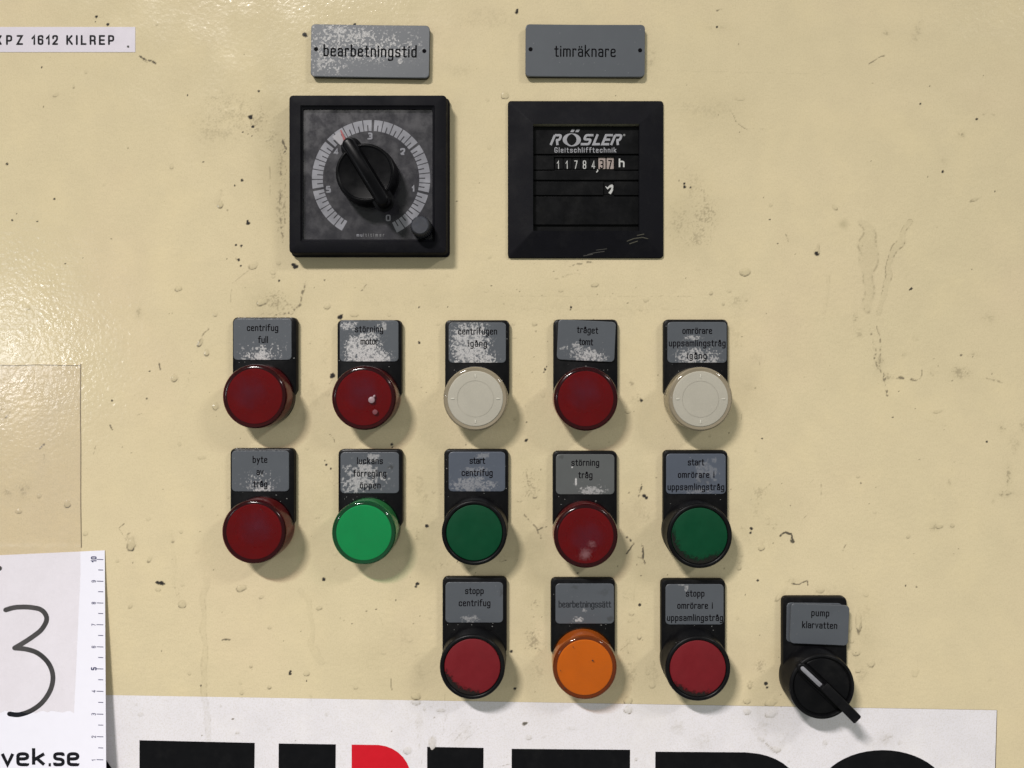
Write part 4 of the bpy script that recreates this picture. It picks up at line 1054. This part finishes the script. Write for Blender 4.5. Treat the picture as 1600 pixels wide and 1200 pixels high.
def film(name, col, scale, lo, hi, amax):
    t = NT(name); n, l = t.n, t.l
    t.set('Base Color', col); t.set('Roughness', .75); t.set('Specular IOR Level', .1)
    f = t.math('ADD', t.math('MULTIPLY', t.noise(scale, 5, .7), .85), t.math('MULTIPLY', t.attr('fade'), .55))
    l.new(t.math('MULTIPLY', t.ramp(f, [(lo, 0.), (hi, amax)]), t.ramp(t.attr('fade'), [(0., 0.), (.25, 1.)])), t.b.inputs['Alpha'])
    return t.m
M['pale_film'] = film('pale_film', (.24, .12, .13), 900, .62, 1.05, .55)
M['dark_film'] = film('dark_grime_film', (.012, .011, .010), 800, .58, .82, .9)
M['haze_film'] = film('dusty_film', (.095, .028, .050), 200, .45, 1.0, .26)
def polar_patch(T, name, c, r0, r1, a0, a1, h, mat, mode='centre', gain=1.0):
    nr, na = 10, 40; V = []; F = []; A = []
    for i in range(nr + 1):
        for j in range(na + 1):
            r = r0 + (r1 - r0) * i / nr; a = math.radians(a0 + (a1 - a0) * j / na)
            V.append(((c[0] + r * math.cos(a)) * MM, -h * MM, (c[1] + r * math.sin(a)) * MM))
            u = i / nr; v = j / na
            A.append(gain * ((1 - u) if mode == 'centre' else u * min(1, 4 * v, 4 * (1 - v))))
    for i in range(nr):
        for j in range(na):
            q = i * (na + 1) + j; F.append((q, q + na + 1, q + na + 2, q + 1))
    me = mesh_of(V, F, 60)
    A = A[:len(me.vertices)]
    at = me.attributes.new('fade', 'FLOAT', 'POINT'); at.data.foreach_set('value', A)
    return link(name, me, mat, T)

IL, PB = 'indicator_lamp', 'push_button'
GR, GP = 'round indicator lamps with black label holders', 'black ringed push buttons with label holders'
Wb = lambda x, y, rx, ry, a=.9, dens=.62, f=2.2: ('w', x, y, rx, ry, a, f, dens)
unit(IL, 'red', 'red indicator lamp under the label centrifug full, top row leftmost', 'indicator lamp', GR, 397, 619.5, 413, 495.7, (364.6, 498, 455.4, 562.5),
     [('centrifug', 386.5, 434, 517), ('full', 404, 418, 535.7)], [Wb(404, 560, 22, 11), ('s', 410, 550, 30, 14, .8, .66)])
T, X, Z = unit(IL, 'red', 'red indicator lamp with a grey paint blob on its face, labelled störning motor', 'indicator lamp', GR, 568, 622, 577, 499.8, (530.8, 500.6, 622.5, 565),
     [('störning', 555.5, 598, 519), ('motor', 564, 590, 538.2)], [Wb(568, 546, 26, 24, .95, .92, 1.8), Wb(577, 558, 32, 10, .95, .9, 1.8), Wb(545, 509, 12, 6, .8, .6, 2.6), Wb(597, 510, 8, 8, .6, .55, 2.6)])
blob = plastic('grey_paint_blob', (.26, .18, .20), .4, .3, 500, 0)
x, z = W(580.5, 625, 13.7); part('paint_blob', merge(lathe([(1.5, 13.6), (1.3, 14.0), (.7, 14.2), (.2, 14.2)], 18, x - X, z - Z), bar(x - X + .6, z - Z + .8, 1.2, .55, .83, [(.5, 13.6), (.35, 13.95), (.15, 14.05)])), blob, T)
x, z = W(586, 644, 13.7); part('paint_blob', lathe([(1.2, 13.6), (1.0, 13.85), (.4, 13.9)], 14, x - X, z - Z), plastic('grey_smudge', (.13, .03, .04), .5, .3, 500, 0), T)
unit(IL, 'white', 'white indicator lamp under the label centrifugen igång, top row middle', 'indicator lamp', GR, 742.6, 623, 745.5, 500, (701, 503.8, 790.5, 567),
     [('centrifugen', 716.5, 776, 522.5), ('igång', 732.5, 760, 541.5)], [Wb(735, 540, 28, 34, .85, .9, 2), Wb(742, 560, 32, 10, .85, .85, 2), Wb(728, 520, 16, 14, .8, .55)])
unit(IL, 'red', 'red indicator lamp under the crooked label tråget tomt', 'indicator lamp', GR, 915.6, 623.3, 915, 499, (871.2, 501.0, 961.2, 563.8),
     [('tråget', 901.5, 933, 520.5), ('tomt', 905.5, 926, 539)], [Wb(925, 558, 22, 12, .75, .62), Wb(905, 548, 18, 12, .6, .52), ('w', 880, 546, 5, 3, .5, 3, .6)], tilt=2.6, insh=3.9)
unit(IL, 'white', 'white indicator lamp under the label omrörare uppsamlingstråg igång, top row rightmost', 'indicator lamp', GR, 1095, 623.5, 1087.5, 499, (1043, 503, 1135.6, 567),
     [('omrörare', 1067, 1112, 521.5), ('uppsamlingstråg', 1045.8, 1133, 541), ('igång', 1074.5, 1103.4, 560.5)], [Wb(1089, 557, 32, 14, .7, .6), Wb(1082, 528, 14, 4, .6, .6)])
# row 2
unit(IL, 'red', 'red indicator lamp under the label byte av tråg, second row leftmost', 'indicator lamp', GR, 396, 831.5, 409.5, 700.8, (362, 704, 451.5, 768),
     [('byte', 395.5, 417, 723), ('av', 401.5, 411, 742), ('tråg', 396.5, 417, 761)], [Wb(407, 763, 20, 7, .7, .62), ('s', 405, 750, 26, 12, .55, .67)], spots=((407.5, 796, .9, 1),))
unit(IL, 'green', 'bright green indicator lamp under the label luckans förregling öppen', 'indicator lamp', GR, 568, 833, 578.5, 702.2, (532, 706.5, 623.3, 770.8),
     [('luckans', 558.5, 597.5, 725), ('förregling', 553, 603, 744.5), ('öppen', 563, 594, 763)], [Wb(572, 742, 32, 20, .6, .66, 4), Wb(552, 758, 18, 14, .65, .66, 4), Wb(582, 716, 12, 8, .5, .56, 4), ('d', 610, 730, 5, 4, .8)],
     spots=())
unit(PB, 'gcap', 'clean green push button under the label start centrifug', 'push button', GP, 741, 832.7, 744, 702.2, (701, 706, 789.4, 768),
     [('start', 734.5, 757, 724.5), ('centrifug', 722, 769, 743.5)], [Wb(740, 758, 32, 12, .30, .72, 2.4), Wb(755, 712, 14, 4, .22, .55), Wb(743, 735, 20, 6, .22, .5)], lm='label_b')
T, X, Z = unit(IL, 'red', 'red indicator lamp with grey smears on its lower face, labelled störning tråg', 'indicator lamp', GR, 915.5, 838, 914, 705, (868.7, 709.8, 960, 772.5),
     [('störning', 893.5, 935.5, 727.6), ('tråg', 904.5, 925, 747)], [Wb(925, 767, 20, 8, .55, .64), ('w', 900, 751, 1.5, 6, .9, 6, 1.0), ('d', 878, 714, 6, 4, .5), ('w', 894, 730, 1.3, 1.2, 1, 6, 1.2)], lm='label_g')
polar_patch(T, 'smear', [a_ - b_ for a_, b_ in zip(W(914, 866, 13.7), (X, Z))], 0, 4.6, 0, 360, 13.68, M['pale_film'], 'centre', 1.15)
polar_patch(T, 'smear', [a_ - b_ for a_, b_ in zip(W(925, 850, 13.7), (X, Z))], 0, 3.4, 0, 360, 13.69, M['pale_film'], 'centre', .9)
unit(PB, 'gcap', 'green push button with grimy edge under the label start omrörare i uppsamlingstråg', 'push button', GP, 1093.3, 837.3, 1087, 703.8, (1041, 709, 1134, 772),
     [('start', 1075.5, 1099.5, 727), ('omrörare i', 1060, 1115.5, 746.5), ('uppsamlingstråg', 1043.8, 1131, 765.7)], [Wb(1105, 735, 22, 20, .16, .6, 6), Wb(1090, 768, 24, 5, .2, .6), ('d', 1100, 750, 14, 10, .25)], lm='label_b')
polar_patch(bpy.data.objects['push_button.001'], 'grime', (0, 0), 8.0, 12.35, 140, 345, 13.0, M['dark_film'], 'edge', .85)
# row 3
unit(PB, 'rcap', 'red push button under the label stopp centrifug, bottom row', 'push button', GP, 738, 1042.3, 741.5, 902.3, (696, 909.8, 786, 973),
     [('stopp', 727.5, 755, 928), ('centrifug', 717.5, 765.5, 947)], [Wb(735, 968, 14, 6, .35, .6), ('d', 783, 925, 3, 8, .6), ('d', 740, 908, 24, 3, .4)])
unit(IL, 'orange', 'orange indicator lamp under the faded label bearbetningssätt', 'indicator lamp', GR, 914, 1044, 911, 904, (868, 912, 959.4, 974.6),
     [('bearbetningssätt', 873.5, 954, 949)], [Wb(903, 968, 8, 4, .7, .7), Wb(914, 954, 5, 3, .4, .6), ('d', 897, 918, 6, 4, .4), ('d', 953, 967, 5, 5, .6), ('d', 945, 925, 10, 6, .3)], ink='ink_faded',
     spots=((926, 1032, 1.5, 1.4), (895.5, 1011, 1.0, 1), (876, 1048, .9, 1), (870, 1061, 1.1, 1), (882, 1075, 1.2, 1.3)))
unit(PB, 'rcap', 'red push button under the label stopp omrörare i uppsamlingstråg', 'push button', GP, 1090.7, 1044.7, 1083.5, 905.5, (1040, 913, 1130.8, 976),
     [('stopp', 1072.5, 1100, 932), ('omrörare i', 1059, 1113, 951), ('uppsamlingstråg', 1042.8, 1129, 970)], [('w', 1072, 918, 3, 5, .5, 4, .8), ('w', 1066, 914, 5, 2, .4, 4, .7)])

polar_patch(bpy.data.objects['push_button.002'], 'grime', (0, 0), 8.5, 12.35, 175, 300, 13.0, M['dark_film'], 'edge', 1.0)
polar_patch(bpy.data.objects['push_button.003'], 'grime', (0, 0), 9.0, 12.35, 200, 310, 13.0, M['dark_film'], 'edge', .9)

# ------------------------------------------------------------------ selector switch
bx, by = 1284.5, 1073.0
X, Z = W(bx, by, 13.2)
T = thing('selector_switch', 'black rotary selector switch with a long lever under the label pump klarvatten', 'selector switch', X, Z)
hX, hZ = W(1273.7, 933, 3.0)
ho = link('label_holder', holder_me, None, T); ho.location = ((hX - X) * MM, 0, (hZ - 36.4 - Z) * MM)
# old label behind, new one glued over it
iX, iZ = W(1272.5, 973, 3.3); o = link('old_label_plate', plate_mesh(86 * S, 61 * S, 2.0, 2.7, 3.3, [], 1272.5, 973, 3.3), M['label'], T); o.location = ((iX - X) * MM, 0, (iZ - Z) * MM); face_rot(o, .8)
iX, iZ = W(1280.8, 975.8, 5.0)
o = link('label_plate', plate_mesh(91 * S / 1.015, 62.5 * S / 1.015, 2.0, 3.9, 5.0, [('d', 1300, 950, 20, 10, .1)], 1280.8, 975.8, 5.0), M['label'], T); o.location = ((iX - X) * MM, 0, (iZ - Z) * MM); face_rot(o, 2.4)
strokes = text_strokes('pump', 1268, 1294.5, 962.3, 6.4, 1.16) + text_strokes('klarvatten', 1254, 1307.5, 981.4, 6.4, 1.16)
part('engraved_text', strokes_geo(strokes, 1.6, 5.0, X, Z, lift=.05, tilt=1.6, pivot=(1280.8, 975.8)), M['ink'], T)
part('bezel_ring', lathe([(14.7, 0.0), (14.7, 5.0), (14.6, 5.3), (14.5, 12.6), (14.3, 13.2), (13.9, 13.5), (13.2, 13.5), (12.9, 13.2), (12.8, 12.2), (.5, 12.2)], 96), M['black'], T)
# rotary body with two scooped segments beside a central ridge
ux, uz = W(1254.5, 1045, 14.5); vx, vz = W(1345, 1131, 20.0)
ux -= X; uz -= Z; vx -= X; vz -= Z
dx, dz = vx - ux, vz - uz; gl = math.hypot(dx, dz); dx /= gl; dz /= gl
def half_disc(side, r, inset, h0, h1, bev=.35):
    rings = []
    for rr, ins_, hh in ((r, inset, h0), (r, inset, h1 - bev), (r - bev, inset + bev, h1)):
        pts = []
        a0 = math.asin(min(.99, ins_ / rr))
        for i in range(33):
            a = a0 + (math.pi - 2 * a0) * i / 32
            lx, lz = rr * math.cos(a), rr * math.sin(a) * side
            pts.append((lx * dx - lz * dz, lx * dz + lz * dx, hh))
        rings.append(pts)
    return loft(rings)
part('rotor_segment', half_disc(1, 12.4, 2.9, 12.1, 13.0), M['black'], T)
part('rotor_segment', half_disc(-1, 12.4, 2.9, 12.1, 12.7), M['black_dark'], T)
part('lever_root', bar(ux - dx * .3, uz - dz * .3, 13, dx, dz, [(2.4, 12.2), (2.2, 13.2), (1.7, 14.0), (1.4, 14.1)]), M['black'], T)
part('index_mark', bar(ux, uz, 11.2, dx, dz, [(.95, 13.9), (.9, 14.5), (.65, 14.65)]), plastic('white_index', (.20, .20, .22), .4, .25, 500, 0), T)
def beam(x0, z0, x1, z1, w0, w1, hb0, hb1, ht0, ht1, bev=.35):
    ax, az = x1 - x0, z1 - z0; l = math.hypot(ax, az); ax /= l; az /= l
    rings = []
    for t, w, hb, ht in ((0, w0 * .9, hb0, ht0 - .3), (.03, w0, hb0, ht0), (.97, w1, hb1, ht1), (1, w1 * .85, hb1 + .3, ht1 - .4)):
        px_, pz_ = x0 + (x1 - x0) * t, z0 + (z1 - z0) * t
        rr = []
        for lw, hh in ((-w, hb), (w, hb), (w, ht - bev), (w - bev, ht), (-w + bev, ht), (-w, ht - bev)):
            rr.append((px_ - lw * az, pz_ + lw * ax, hh))
        rings.append(rr)
    return loft(rings, cap0=True)
s0 = W(1288, 1073, 17); s1 = W(1357.8 - 12, 1131.5 - 0, 21)
s1 = W(1357.5, 1045.5 + 77, 21)
s1 = W(1341.5, 1126.5, 21)
part('lever', beam(s0[0] - X, s0[1] - Z, s1[0] - X, s1[1] - Z, 2.1, 2.2, 12.3, 15.0, 17.0, 21.0), M['black'], T, 30)
